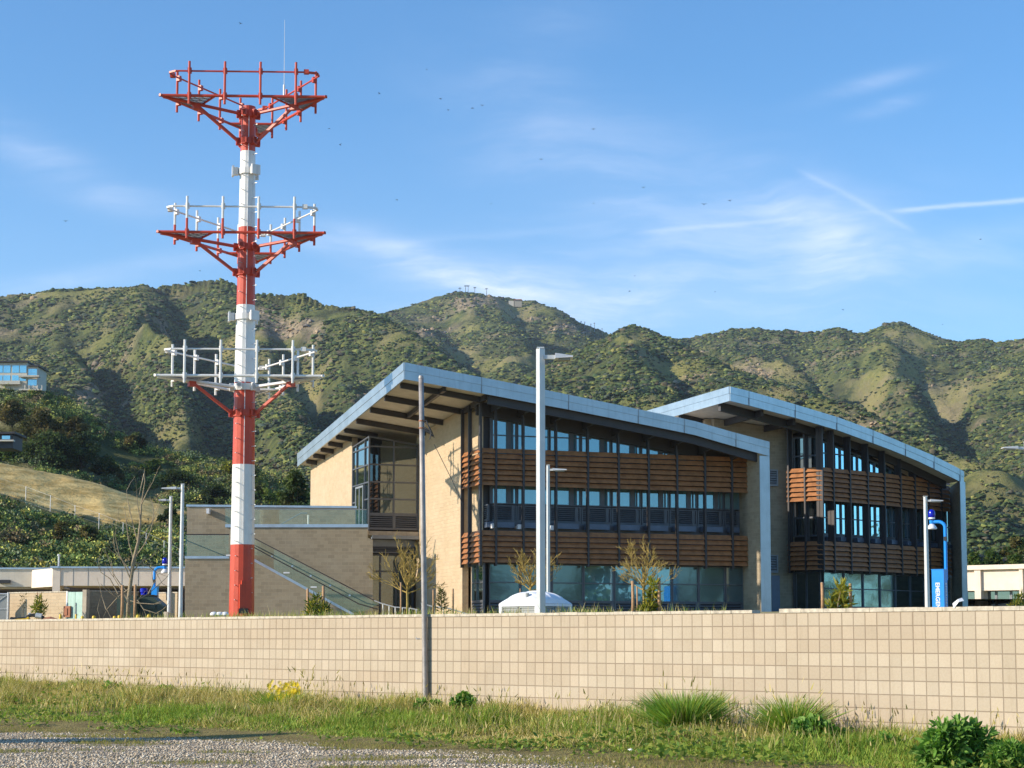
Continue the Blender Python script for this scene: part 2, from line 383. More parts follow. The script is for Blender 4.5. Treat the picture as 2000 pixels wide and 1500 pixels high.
# ------------------------------------------------------------------ ground
def ground_material():
    m, t, b = new_mat('gravel lot and dirt')
    co = t.n('ShaderNodeTexCoord').outputs['Object']
    sp = t.n('ShaderNodeSeparateXYZ'); t.l(co, sp.inputs[0])
    dist = t.math('ADD', t.math('MULTIPLY', sp.outputs[0], WN.x), t.math('MULTIPLY', sp.outputs[1], WN.y))   # across the wall direction
    edge = t.noise(t.mapping(co, scale=(.22, .5, 1)), 1., 5, .65)
    en = t.math('MULTIPLY', t.math('SUBTRACT', edge, .5), 6)
    d1 = t.math('ADD', sp.outputs[1], t.math('ADD', t.math('MULTIPLY', sp.outputs[0], .4), en)); d2 = t.math('ADD', sp.outputs[1], t.math('ADD', t.math('MULTIPLY', sp.outputs[0], 1.9), en))
    gr = t.math('MULTIPLY', t.ramp(d1, 27.0, 28.2, 1., 0.), t.ramp(d2, 24.0, 25.4, 1., 0.))
    vor = t.n('ShaderNodeTexVoronoi', inp={'Scale': 27.}); t.l(co, vor.inputs['Vector'])
    vor2 = t.n('ShaderNodeTexVoronoi', inp={'Scale': 60.}); t.l(co, vor2.inputs['Vector'])
    st = t.mix(t.n('ShaderNodeSeparateColor').outputs[0], (0, 0, 0), (0, 0, 0))
    sc = t.n('ShaderNodeSeparateColor'); t.l(vor.outputs['Color'], sc.inputs[0])
    sc2 = t.n('ShaderNodeSeparateColor'); t.l(vor2.outputs['Color'], sc2.inputs[0])
    grey = t.mix(sc.outputs[0], (.30, .235, .165), (.60, .50, .37)); grey = t.mix(t.math('MULTIPLY', sc2.outputs[0], .45), grey, (.30, .25, .20))
    patch = t.ramp(t.noise(t.mapping(co, scale=(.35, 1.1, 1)), 1., 5, .65), .50, .62)
    moss = t.mix(t.noise(co, 9, 4, .7), (.17, .13, .05), (.28, .22, .085))
    grey = t.mix(t.math('MULTIPLY', patch, .75), grey, moss)
    dirt = t.mix(t.noise(co, 3.5, 6, .7), (.21, .145, .075), (.36, .27, .115))
    dirt = t.mix(t.ramp(t.noise(co, 1.1, 5, .6), .45, .6), dirt, (.21, .19, .055))
    t.l(t.mix(gr, dirt, grey), b.inputs['Base Color']); b.inputs['Roughness'].default_value = .95; b.inputs['Specular IOR Level'].default_value = .15
    h = t.math('ADD', t.math('MULTIPLY', vor.outputs['Distance'], -1.4), t.math('ADD', t.math('MULTIPLY', vor2.outputs['Distance'], -.5), t.noise(co, 30, 4, .7)))
    bump(t, b, h, 1.0, .03)
    return m
def soil_material(name, a, bcol, sc):
    m, t, b = new_mat(name); co = t.n('ShaderNodeTexCoord').outputs['Object']
    f = t.noise(co, sc, 6, .7)
    t.l(t.mix(t.ramp(f, .3, .7), a, bcol), b.inputs['Base Color']); b.inputs['Roughness'].default_value = .95; b.inputs['Specular IOR Level'].default_value = .1
    bump(t, b, t.noise(co, sc * 6, 5, .7), 1., .08)
    return m
g = MB()
xs = [-5000, -400, -60, -20, 0, 20, 60, 400, 5000]; ys = [-5000, -400, -60, 0, 15, 30, 60, 120, 400, 5000]
for i in range(len(xs) - 1):
    for j in range(len(ys) - 1):
        g.poly([(xs[i], ys[j], 0), (xs[i + 1], ys[j], 0), (xs[i + 1], ys[j + 1], 0), (xs[i], ys[j + 1], 0)])
tag(g.build('ground', ground_material()), 'pale gravel and bare dirt lot in front of the block wall', 'ground', kind='structure')
# the upper ground behind the wall, sloping up to the buildings and reaching the foot of the hills
s_ = np.linspace(-150, 150, 61); q_ = np.concatenate([[.12], np.linspace(2, 60, 15), np.linspace(70, 240, 12)])
S, Q = np.meshgrid(s_, q_, indexing='ij')
X = WP.x + S * WD.x + Q * WN.x; Y = WP.y + S * WD.y + Q * WN.y
Z = 1.96 + .018 * Q
v = np.stack([X, Y, Z], -1).reshape(-1, 3); nq = len(q_); idx = np.arange(len(v)).reshape(len(s_), nq)
f = np.stack([idx[:-1, :-1], idx[1:, :-1], idx[1:, 1:], idx[:-1, 1:]], -1).reshape(-1, 4)
tag(np_mesh('upper_ground', v, f, soil_material('site soil', (.30, .235, .12), (.40, .345, .16), .5)), 'dry grassy building site level with the top of the block wall', 'ground', kind='structure')
# weedy verge between gravel and wall
def bank(S_, Q_):          # S along the wall, Q metres in front of it
    k = np.clip(1 - Q_ / np.interp(S_, [-30, -8, 0, 5, 30], [7.4, 6.6, 5.3, 5.0, 5.0]), 0, 1)
    return .008 + np.interp(S_, [-30, -14, 0, 8, 30], [.55, .42, .16, .05, .03]) * k ** .7 + .05 * k * (fbm(S_ * .8, Q_ * .8, 3, 5) - .4)
s_ = np.linspace(-45, 25, 141); q_ = np.linspace(0, 9.5, 30)
S, Q = np.meshgrid(s_, q_, indexing='ij')
X = WP.x + S * WD.x - (Q + .02) * WN.x; Y = WP.y + S * WD.y - (Q + .02) * WN.y
Zb = bank(S, Q); keep = Q < np.interp(S, [-30, -8, 0, 5, 30], [7.4, 6.6, 5.3, 5.0, 5.0]) + .6
Zb = np.where(keep, Zb, -.05)
v = np.stack([X, Y, Zb], -1).reshape(-1, 3); idx = np.arange(len(v)).reshape(S.shape)
f = np.stack([idx[:-1, :-1], idx[:-1, 1:], idx[1:, 1:], idx[1:, :-1]], -1).reshape(-1, 4)
tag(np_mesh('verge', v, f, soil_material('verge soil', (.20, .155, .065), (.33, .27, .105), 2.5), smooth=True), 'low weedy earth bank along the foot of the block wall', 'verge', kind='structure')

# ------------------------------------------------------------------ hills: one height field in bearing and distance, ridge by ridge
def sky_pts(l):
    a = np.array([ray(x, y) for x, y in l]); return a[:, 0], a[:, 1]
NU, NY = 860, 620
ug = np.linspace(-.44, .44, NU); yg = np.exp(np.linspace(math.log(150), math.log(3800), NY))
U, YG = np.meshgrid(ug, yg, indexing='ij'); XG = U * YG
base = 3.2 + .030 * np.clip(YG - 170, 0, None)
def layer(pts, Yc, yf, pw, amp, sd, sx, slant=.25, back=1.4, cuts=(), detail=1.0, low=.0):
    pu, pe = sky_pts(pts); e = np.interp(ug, pu, pe)[:, None]
    Yc = np.interp(ug, [ray(a, 900)[0] for a in Yc[0]], Yc[1])[:, None]
    yf_ = yf
    vv = (YG - yf_) / (Yc - yf_); vc = np.clip(vv, 0, 1)
    H = e * Yc
    vp = low * vc + (1 - low) * vc ** pw; vp = (1 - np.sqrt((1 - vp) ** 2 + .035 ** 2) + .035 - .0344) / .9656
    h = H * vp
    wx = XG + 60 * (fbm(XG / 260, YG / 260, 3, sd + 5) - .5)
    n = fbm((wx + slant * YG) / sx, (YG - .2 * wx) / (sx * 3.6), 4, sd, .48)
    rid = 1 - np.abs(2 * n - 1)
    env = np.clip(vc * 1.25, 0, 1) ** .8 * np.clip((1 - vc) * 3.5 + .16, 0, 1)
    h = h - amp * env * (1 - rid) * 1.6 + amp * .3 * env
    for (x0, y0, x1, y1, v0, v1, wdt, dep) in cuts:            # gullies that open to the right, deep on their left side
        t_ = np.clip((vc - v1) / (v0 - v1), 0, 1); uc = ray(x1, 900)[0] + (ray(x0, 900)[0] - ray(x1, 900)[0]) * t_
        win = np.clip((vc - v1 + .16) / .32, 0, 1) * np.clip((v0 + .16 - vc) / .32, 0, 1); win = win * win * (3 - 2 * win)
        du = (U - uc + .004 * (fbm(XG / 120, YG / 160, 3, 77) - .5)) / (wdt / FPX)
        h = h - dep * win * .50 * np.where(du < 0, np.exp(-(du * 1.25) ** 2), np.exp(-(du * .7) ** 2))
    h = h + detail * env * (26 * (fbm(XG / 70, YG / 95, 4, sd + 9) - .5) + 11 * (fbm(XG / 24, YG / 30, 3, sd + 13) - .5))
    h = np.where(vv > 1, (H + detail * 3 * (fbm(XG / 40, YG * 0, 3, sd + 9) - .5)) * np.clip(1 - back * (np.sqrt((vv - 1) ** 2 + .05 ** 2) - .05), -.2, 1), h)
    em = np.max(h / YG, axis=1); kern = np.exp(-(np.arange(-90, 91) / 34.) ** 2); kern /= kern.sum()
    em = np.convolve(np.pad(np.log(np.maximum(em, 1e-4)), 90, 'edge'), kern, 'valid'); el = np.convolve(np.pad(np.log(np.maximum(e[:, 0], 1e-4)), 90, 'edge'), kern, 'valid')
    em = np.exp(em - el)[:, None] * e
    return np.where(e > .002, h * np.clip(e / np.maximum(em, 1e-4), .6, 1.5), np.minimum(h, base - 3))
LA = [(-600, 600), (-200, 585), (0, 577), (60, 572), (150, 562), (250, 567), (300, 562), (330, 556), (400, 547), (435, 546), (460, 556), (500, 575), (560, 577), (590, 574), (640, 598), (690, 601), (740, 612), (790, 640), (840, 672), (880, 700), (930, 735), (1000, 790), (1100, 880), (1250, 1010), (1500, 1150), (2600, 1190)]
LB = [(-600, 760), (500, 720), (640, 660), (700, 632), (760, 607), (800, 596), (850, 577), (880, 572), (920, 571), (960, 580), (1010, 584), (1040, 586), (1075, 602), (1110, 615), (1140, 632), (1180, 648), (1240, 675), (1400, 720), (2600, 800)]
LC = [(-600, 1100), (700, 900), (900, 800), (1050, 725), (1120, 690), (1175, 662), (1190, 654), (1215, 638), (1235, 634), (1260, 640), (1300, 657), (1350, 680), (1450, 722), (1600, 775), (1750, 830), (1850, 880), (1950, 915), (2100, 980), (2600, 1060)]
LD = [(-600, 900), (1100, 720), (1250, 675), (1300, 662), (1350, 660), (1400, 650), (1430, 643), (1500, 645), (1540, 643), (1580, 649), (1640, 641), (1680, 655), (1700, 648), (1730, 632), (1755, 626), (1775, 633), (1800, 645), (1830, 660), (1870, 673), (1910, 667), (1950, 670), (2000, 663), (2200, 655), (2600, 690)]
hA = layer(LA, ([-600, 300, 740, 1200], [1750, 1650, 1350, 900]), 330, 1.35, 54, 3, 210, .28, cuts=((335, 560, 455, 700, .95, .35, 60, 85), (560, 590, 665, 700, .92, .45, 52, 70), (720, 610, 900, 760, .85, .2, 70, 80), (150, 575, 270, 720, .85, .4, 45, 50), (300, 720, 420, 830, .42, .12, 55, 45)))
hB = layer(LB, ([0, 900, 1300], [2500, 2450, 2500]), 700, 1.3, 75, 21, 260, .15, cuts=((1010, 590, 1120, 680, .95, .6, 45, 80), (860, 600, 930, 690, .9, .5, 45, 60)))
hC = layer(LC, ([900, 1250, 1800, 2400], [1350, 1500, 950, 800]), 300, 1.25, 42, 41, 170, .5, cuts=((1300, 690, 1480, 860, .85, .3, 50, 40),))
hD = layer(LD, ([1000, 1500, 2400], [2300, 2150, 1900]), 450, 1.3, 60, 63, 230, .35, cuts=((1560, 660, 1700, 800, .9, .4, 50, 55), (1770, 640, 1900, 780, .9, .4, 50, 55)))
HH = [(-1200, 760), (-300, 745), (0, 757), (60, 763), (90, 770), (150, 797), (190, 826), (225, 850), (290, 880), (345, 892), (420, 906), (500, 922), (560, 948), (620, 992), (700, 1050), (800, 1110), (950, 1170), (1100, 1200), (2600, 1210)]
GG = [(-1200, 830), (-100, 888), (0, 903), (100, 924), (200, 945), (300, 984), (400, 1008), (480, 1035), (560, 1075), (640, 1120), (760, 1170), (900, 1205), (2600, 1215)]
hH = layer(HH, ([-900, 0, 560, 1000], [400, 350, 330, 300]), 215, 1.15, 5, 81, 46, .4, 2.2, detail=.12, low=.25)
hG = layer(GG, ([-900, 0, 560, 1000], [225, 225, 225, 225]), 148, 1.0, 1.6, 93, 30, .4, 2.6, detail=.05, low=.3)
HT = np.maximum.reduce([base, hA, hB, hC, hD, hH, hG])
far = np.maximum.reduce([hA, hB, hC, hD]) >= HT - 1e-6
isH, isG = hH >= HT - 1e-6, hG >= HT - 1e-6
HT = HT + np.where(far, 2.2 * (fbm(XG / 9, YG / 11, 2, 7) - .5), .35 * (fbm(XG / 3, YG / 3, 3, 8) - .5)) * np.clip((YG - 150) / 60, 0, 1) + EYE * 0
HT = HT + EYE
# masks carried by the terrain: grass, rock, dryness
PXG = 1000 + FPX * U * math.cos(PITCH); PYG = HOR - FPX * (HT - EYE) / YG * .995
def patchmask(l):
    k = np.zeros_like(U)
    for px, py, rx, ry, a in l:
        k = np.maximum(k, a * np.exp(-((PXG - px) / rx) ** 2 - ((PYG - py) / ry) ** 2))
    return k
rockn = fbm(XG / 30, YG / 45, 4, 111)
rock = patchmask([(545, 640, 60, 26, 1), (500, 610, 40, 20, .8), (930, 590, 70, 16, .9), (880, 640, 36, 14, 1), (820, 650, 60, 16, .7), (170, 770, 50, 22, .9), (340, 640, 60, 50, .4), (1090, 640, 40, 14, .7), (1580, 660, 70, 18, .6), (1720, 835, 70, 26, .6), (1660, 690, 50, 14, .5), (620, 700, 30, 10, .6), (1500, 730, 20, 12, .8), (700, 830, 80, 30, .3), (1480, 700, 60, 20, .4), (1390, 800, 40, 30, .4)])
rock = np.clip((rock * 1.15 + (rockn - .62) * 2.4) * 1.2, 0, 1) * far
gold = patchmask([(1780, 690, 40, 40, 1), (1240, 655, 40, 20, .9), (990, 610, 50, 18, .8), (1010, 640, 70, 10, .6), (760, 830, 90, 28, .5), (620, 800, 110, 22, .6), (1600, 760, 160, 30, .5), (1260, 740, 120, 40, .4), (1900, 880, 70, 60, .15), (1830, 760, 120, 40, .08), (90, 572, 90, 8, .9), (60, 680, 160, 30, .3), (1390, 740, 80, 24, .45), (1780, 640, 30, 16, .7)])
gn = fbm(XG / 55, YG / 90, 5, 131)
grass = np.clip((gn - .53 + gold * .34) * 4.2, 0, 1)
grass = np.where(isH, np.clip((fbm(XG / 16, YG / 22, 4, 141) - .40) * 4, 0, 1), grass)
gl = ((PXG < 470) & (PYG > 880)) * 1.
fl_ = np.interp(PXG, [-400, 0, 100, 200, 300, 360, 420], [880, 968, 1000, 1028, 1030, 1012, 1000]) + 26 * (fbm(XG / 6, YG / 8, 3, 151) - .5)
golden = isG * np.clip((fl_ - PYG) / 8, 0, 1) * np.clip((430 - PXG) / 30, 0, 1)
grass = np.where(isG, np.maximum(golden, np.clip((fbm(XG / 7, YG / 9, 4, 161) - .45) * 3.5, 0, 1) * .6), grass)
grass = np.where(~far & ~isH & ~isG, .7, grass)
def hill_material():
    m, t, b = new_mat('chaparral hillside')
    co = t.n('ShaderNodeTexCoord').outputs['Object']
    A = lambda n_: t.n('ShaderNodeAttribute', attribute_name=n_).outputs['Fac']
    f1 = t.noise(co, .085, 6, .68); f2 = t.noise(co, .30, 7, .75); f3 = t.noise(co, .02, 4, .6)
    shrub = t.mix(t.ramp(f1, .32, .68), (.055, .075, .030), (.155, .165, .055))
    shrub = t.mix(t.math('MULTIPLY', t.ramp(f3, .45, .65), .4), shrub, (.060, .050, .040))
    gra = t.mix(t.ramp(f2, .3, .7), (.17, .18, .05), (.33, .29, .10)); gra = t.mix(t.ramp(f3, .4, .62), gra, (.27, .23, .11))
    c = t.mix(t.math('MULTIPLY', A('grass'), t.ramp(t.math('ADD', f1, t.math('MULTIPLY', A('grass'), .35)), .50, .64), clamp=True), shrub, gra)
    gg = t.mix(t.ramp(t.noise(t.mapping(co, scale=(.25, .25, 1.2)), 1.1, 5, .7), .3, .7), (.42, .27, .085), (.78, .56, .23))
    c = t.mix(A('golden'), c, gg)
    vor = t.n('ShaderNodeTexVoronoi', inp={'Scale': .16}); t.l(co, vor.inputs['Vector'])
    sc = t.n('ShaderNodeSeparateColor'); t.l(vor.outputs['Color'], sc.inputs[0])
    rk = t.mix(sc.outputs[0], (.20, .155, .115), (.42, .32, .21))
    c = t.mix(t.math('MULTIPLY', A('rock'), t.ramp(f2, .3, .55), clamp=True), c, rk)
    t.l(c, b.inputs['Base Color']); b.inputs['Roughness'].default_value = .97; b.inputs['Specular IOR Level'].default_value = .05
    h = t.math('ADD', t.math('MULTIPLY', f1, 5), t.math('MULTIPLY', f2, 1.6))
    h = t.math('ADD', h, t.math('MULTIPLY', t.math('MULTIPLY', vor.outputs['Distance'], A('rock')), 2.0))
    h = t.math('MULTIPLY', h, t.math('SUBTRACT', 1., t.math('MULTIPLY', A('golden'), .85)))
    bump(t, b, h, .9, 1.)
    return m
v = np.stack([XG, YG, HT], -1).reshape(-1, 3); idx = np.arange(len(v)).reshape(U.shape)
f = np.stack([idx[:-1, :-1], idx[1:, :-1], idx[1:, 1:], idx[:-1, 1:]], -1).reshape(-1, 4)
tag(np_mesh('hills', v, f, hill_material(), smooth=True, attrs=dict(grass=grass, rock=rock, golden=golden)), 'rocky chaparral mountain range with a golden grass slope at its foot', 'hills', kind='structure')
def terr(u, y):
    """height of the hills on a bearing, bilinear"""
    fi = (u - ug[0]) / (ug[1] - ug[0]); fj = (np.log(y) - math.log(150)) / (math.log(3800) - math.log(150)) * (NY - 1)
    i = np.clip(fi.astype(int), 0, NU - 2); j = np.clip(fj.astype(int), 0, NY - 2); a, b_ = np.clip(fi - i, 0, 1), np.clip(fj - j, 0, 1)
    S4 = lambda T: (T[i, j] * (1 - a) * (1 - b_) + T[i + 1, j] * a * (1 - b_) + T[i, j + 1] * (1 - a) * b_ + T[i + 1, j + 1] * a * b_)
    return S4
def terr_at(px, Y):
    u = ray(px, 900)[0]; S4 = terr(np.array([u]), np.array([Y])); return Vector((u * Y, Y, float(S4(HT)[0])))
def on_hill(px, py, y0=155., y1=3700.):
    """first point of the hills seen in that direction"""
    u, e = ray(px, py); ys_ = np.exp(np.linspace(math.log(y0), math.log(y1), 1500)); hs = terr(np.full(1500, u), ys_)(HT)
    k = np.nonzero(hs >= EYE + e * ys_)[0]
    Y = ys_[k[0]] if len(k) else y1
    return Vector((u * Y, Y, EYE + e * Y))
ICO_V = np.array([(0, -1, 1.618), (0, 1, 1.618), (0, -1, -1.618), (0, 1, -1.618), (-1, -1.618, 0), (1, -1.618, 0), (-1, 1.618, 0), (1, 1.618, 0), (-1.618, 0, -1), (-1.618, 0, 1), (1.618, 0, -1), (1.618, 0, 1)], float) / 1.902
ICO_F = np.array([(0, 1, 9), (0, 11, 1), (0, 5, 11), (0, 4, 5), (0, 9, 4), (1, 7, 6), (1, 11, 7), (1, 6, 9), (2, 10, 3), (2, 5, 10), (2, 4, 5), (2, 8, 4), (2, 3, 8), (3, 7, 10), (3, 6, 7), (3, 8, 6), (4, 9, 8), (5, 10, 11), (6, 8, 9), (7, 11, 10)])
ICO_F[10] = (2, 5, 4)
ICO_F[10] = (2, 4, 5)
def sub_ico(V_, F_):
    V_ = list(map(tuple, V_)); cache = {}; nf = []
    def mid(a, b):
        k = (min(a, b), max(a, b))
        if k not in cache:
            p = (np.array(V_[a]) + np.array(V_[b])); p /= np.linalg.norm(p); V_.append(tuple(p)); cache[k] = len(V_) - 1
        return cache[k]
    for a, b, c in F_:
        ab, bc, ca = mid(a, b), mid(b, c), mid(c, a); nf += [(a, ab, ca), (ab, b, bc), (ca, bc, c), (ab, bc, ca)]
    return np.array(V_), np.array(nf)
ICO2_V, ICO2_F = sub_ico(ICO_V, ICO_F)
def clumps(pos, rx, rz, col, V_=ICO_V, F_=ICO_F, jit=.35):
    n, k = len(pos), len(V_)
    v = V_[None] * (1 + jit * (rng.random((n, k, 1)) * 2 - 1)) ; a = rng.random(n) * 6.283; c, s_ = np.cos(a)[:, None], np.sin(a)[:, None]
    v = np.stack([v[..., 0] * c - v[..., 1] * s_, v[..., 0] * s_ + v[..., 1] * c, v[..., 2]], -1)
    v = v * np.stack([rx, rx, rz], -1)[:, None] + pos[:, None]
    f = F_[None] + (np.arange(n) * k)[:, None, None]
    cc = col[:, None] * (.82 + .36 * rng.random((n, k, 1)))
    return v.reshape(-1, 3), f.reshape(-1, 3), cc.reshape(-1, 3)
def brush_cols(n, dark=.5):
    c = np.array([(.044, .070, .028), (.082, .110, .036), (.15, .165, .048), (.098, .085, .054), (.066, .084, .056), (.22, .21, .066)])
    k = rng.choice(len(c), n, p=[.30, .28, .15, .11, .13, .03]); return c[k] * (.75 + .5 * rng.random((n, 1)))
# mountain chaparral
NB = 330000
ub = rng.uniform(-.36, .36, NB); yb = np.exp(rng.uniform(math.log(330), math.log(2700), NB))
Sb = terr(ub, yb); hb = Sb(HT); fr = Sb(far.astype(float)); gb = Sb(grass); rb = Sb(rock)
dens = fbm(ub * yb / 28, yb / 34, 4, 171)
ok = (fr > .6) & (dens > .32 + .07 * gb) & (rng.random(NB) > rb * .7) & (hb > 12)
ub, yb, hb = ub[ok], yb[ok], hb[ok]; n = len(ub)
r = (.6 + 1.6 * rng.random(n) ** 2.2) * np.interp(yb, [300, 900, 2500], [.8, 1.0, 1.5])
pos = np.stack([ub * yb, yb, hb + r * .15], -1)
r = r * np.where(Sb(grass)[ok] > .5, .55, 1.); nearer = yb < 1000
bc = brush_cols(n); rx_, rz_ = r * (1 + .5 * rng.random(n)), r * (.45 + .35 * rng.random(n))
v, f, c = clumps(pos[~nearer], rx_[~nearer], rz_[~nearer], bc[~nearer], jit=.45)
rep = 3; k3 = np.repeat(np.nonzero(nearer)[0], rep); off = rng.normal(size=(len(k3), 3)) * (rx_[k3, None] * np.array((.55, .55, .22)))
v2, f2, c2 = clumps(pos[k3] + off, rx_[k3] * .62, rz_[k3] * .75, bc[k3] * (.8 + .4 * rng.random((len(k3), 1))), jit=.5)
f = np.concatenate([f, f2 + len(v)]); v = np.concatenate([v, v2]); c = np.concatenate([c, c2])
tag(np_mesh('chaparral', v, f, M['brush'], c), 'dark green chaparral scrub speckling the mountain slopes', 'scrub', kind='stuff')
# rock outcrops
NR = 60000
ub = rng.uniform(-.34, .34, NR); yb = np.exp(rng.uniform(math.log(700), math.log(2600), NR)); Sb = terr(ub, yb); hb = Sb(HT); rb = Sb(rock); cl = fbm(ub * yb / 14, yb / 20, 3, 191)
ok = (rb > .45) & (cl > .47) & (hb > 20); ub, yb, hb = ub[ok], yb[ok], hb[ok]; n = len(ub); r = (.6 + 1.7 * rng.random(n) ** 3) * np.interp(yb, [700, 2500], [.8, 1.3])
rc = np.array([(.27, .21, .14), (.33, .245, .15), (.22, .185, .145), (.38, .27, .16)])[rng.choice(4, n)] * (.75 + .5 * rng.random((n, 1)))
v, f, c = clumps(np.stack([ub * yb, yb, hb + r * .2], -1), r * (.8 + .6 * rng.random(n)), r * (.6 + .7 * rng.random(n)), rc, jit=.6)
tag(np_mesh('rock_outcrops', v, f, M['stone'], c), 'tan granite outcrops breaking through the mountain scrub', 'rocks', kind='stuff')
# nearer hillside brush
NB = 16000
ub = rng.uniform(-.36, -.02, NB); yb = rng.uniform(152, 420, NB)
Sb = terr(ub, yb); hb = Sb(HT); go = Sb(golden); nr = 1 - Sb(far.astype(float)); gg_ = Sb(isG.astype(float))
dens = fbm(ub * yb / 9, yb / 12, 4, 181)
pyb = HOR - FPX * (hb - EYE) / yb; pxb = 1000 + FPX * ub
ok = (nr > .6) & (go < .12) & ((gg_ < .5) | (pxb > 400) | (pyb > np.interp(pxb, [-400, 0, 100, 200, 300, 400], [900, 985, 1016, 1044, 1046, 1010]))) & (dens > np.where(gg_ > .5, .36, .47)) & (hb > 4)
ub, yb, hb = ub[ok], yb[ok], hb[ok]; n = len(ub)
P_, R_, C_ = [], [], []
for k in range(n):
    r0 = .5 + 1.1 * random.random() ** 2; c0 = brush_cols(1)[0]
    for j in range(7):
        rr = r0 * random.uniform(.3, .6); P_.append((ub[k] * yb[k] + random.gauss(0, r0 * .6), yb[k] + random.gauss(0, r0 * .6), hb[k] + r0 * random.uniform(.1, .6))); R_.append(rr); C_.append(c0 * random.uniform(.7, 1.35))
R_ = np.array(R_)
P_ = np.array(P_); C_ = np.array(C_)
per = 22; g_ = rng.normal(size=(len(P_), per, 3)); g_ /= np.linalg.norm(g_, axis=2, keepdims=True); lp = (P_[:, None] + g_ * (R_[:, None, None] * (.65 + .6 * rng.random((len(P_), per, 1))))).reshape(-1, 3)
lc = np.repeat(C_, per, 0) * (.6 + .9 * rng.random((len(lp), 1))) * np.array((2.3, 2.1, 1.8)); d_ = rng.normal(size=(len(lp), 3)); d_ /= np.linalg.norm(d_, axis=1, keepdims=True); e_ = np.cross(d_, rng.normal(size=(len(lp), 3))); e_ /= np.linalg.norm(e_, axis=1, keepdims=True); ls = .16 + .20 * rng.random((len(lp), 1))
v = np.stack([lp - d_ * ls * .6, lp + e_ * ls * .38, lp + d_ * ls * .6, lp - e_ * ls * .38], 1).reshape(-1, 3); f = np.arange(len(v)).reshape(-1, 4); c = np.repeat(lc, 4, 0)
tag(np_mesh('hillside_brush', v, f, M['brush'], c), 'low mixed brush on the near hillside below the golden slope', 'brush', kind='stuff')

# ------------------------------------------------------------------ retaining wall
def wall_at(px, q0=0.):
    """where the wall line crosses that bearing, as metres along it"""
    a, _ = ray(px, 1230)
    # (WP + s WD): x = a y
    wp = WP - WN * q0
    return (a * wp.y - wp.x) / (WD.x - a * WD.y)
wt_ = thing('retaining_wall', 'long cream scored-block retaining wall running across the foreground', 'wall', (WP.x, WP.y, 0), math.atan2(WD.y, WD.x))
ZC = EYE + 1.853 * .2032                     # underside of the caps
b_ = MB(); b_.box(-48, 30, 0, .2, -.3, ZC)
o = b_.build('block_face', M['wall'], wt_)
o.data.uv_layers[0].data.foreach_get
uvs = np.zeros(len(o.data.loops) * 2); o.data.uv_layers[0].data.foreach_get('uv', uvs); uvs[1::2] -= ZC % .2032; uvs[0::2] -= wall_at(932) % .2032
o.data.uv_layers[0].data.foreach_set('uv', uvs)
s0 = wall_at(1470); s1 = wall_at(1523); sp = .4064; k = 0
cm = MB(); x = s0
lo = []
while x > -48: lo.append((x - sp, x)); x -= sp
x = s1
while x < 30: lo.append((x, x + sp)); x += sp
for a, b2 in lo:
    dz = random.uniform(-.003, .004) + (.012 if a > s0 else 0); dn = random.uniform(-.004, .004)
    cm.box(a + .003, b2 - .003, -.012 + dn, .215 + dn, ZC + .004, ZC + .052 + dz)
cm.build('cap_course', M['cap'], wt_)
# ------------------------------------------------------------------ building frames
class Fr:
    """a building's own level frame: x along its front, y backwards, z up from z0"""
    def __init__(s, ox, oy, oz, a): s.o = Vector((ox, oy, oz)); s.a = a; s.c, s.s = math.cos(a), math.sin(a)
    def L(s, p): d = Vector(p) - s.o; return Vector((d.x * s.c + d.y * s.s, -d.x * s.s + d.y * s.c, d.z))
    def D(s, d): return Vector((d[0] * s.c + d[1] * s.s, -d[0] * s.s + d[1] * s.c, d[2] if len(d) > 2 else 0))
    def hit(s, px, py, p, n):
        """where that sight line meets the upright plane through local p with normal n"""
        a, b = ray(px, py); o = s.L((0, 0, EYE)); d = s.D((a, 1, b)); n = Vector((n[0], n[1], 0)); t = (Vector((p[0], p[1], o.z)) - o).dot(n) / d.dot(n)
        return o + d * t
    def onY(s, px, py, t): return s.hit(px, py, (0, t), (0, 1))
    def onX(s, px, py, m): return s.hit(px, py, (m, 0), (1, 0))
def unit(a, b): d = Vector((b[0] - a[0], b[1] - a[1], 0)); return d.normalized()
def inset(poly, d):
    """a polyline moved d metres inward, corners mitred"""
    out = []
    for i, p in enumerate(poly):
        ns = []
        for a, b in ((i - 1, i), (i, i + 1)):
            if a >= 0 and b < len(poly): u = unit(poly[a], poly[b]); ns.append(Vector((-u.y, u.x, 0)))
        m = sum(ns, Vector((0, 0, 0))).normalized(); out.append(Vector((p[0], p[1], 0)) + m * (d / max(m.dot(ns[0]), .2)))
    return out
def interp(x, xs, ys): return float(np.interp(x, xs, ys))
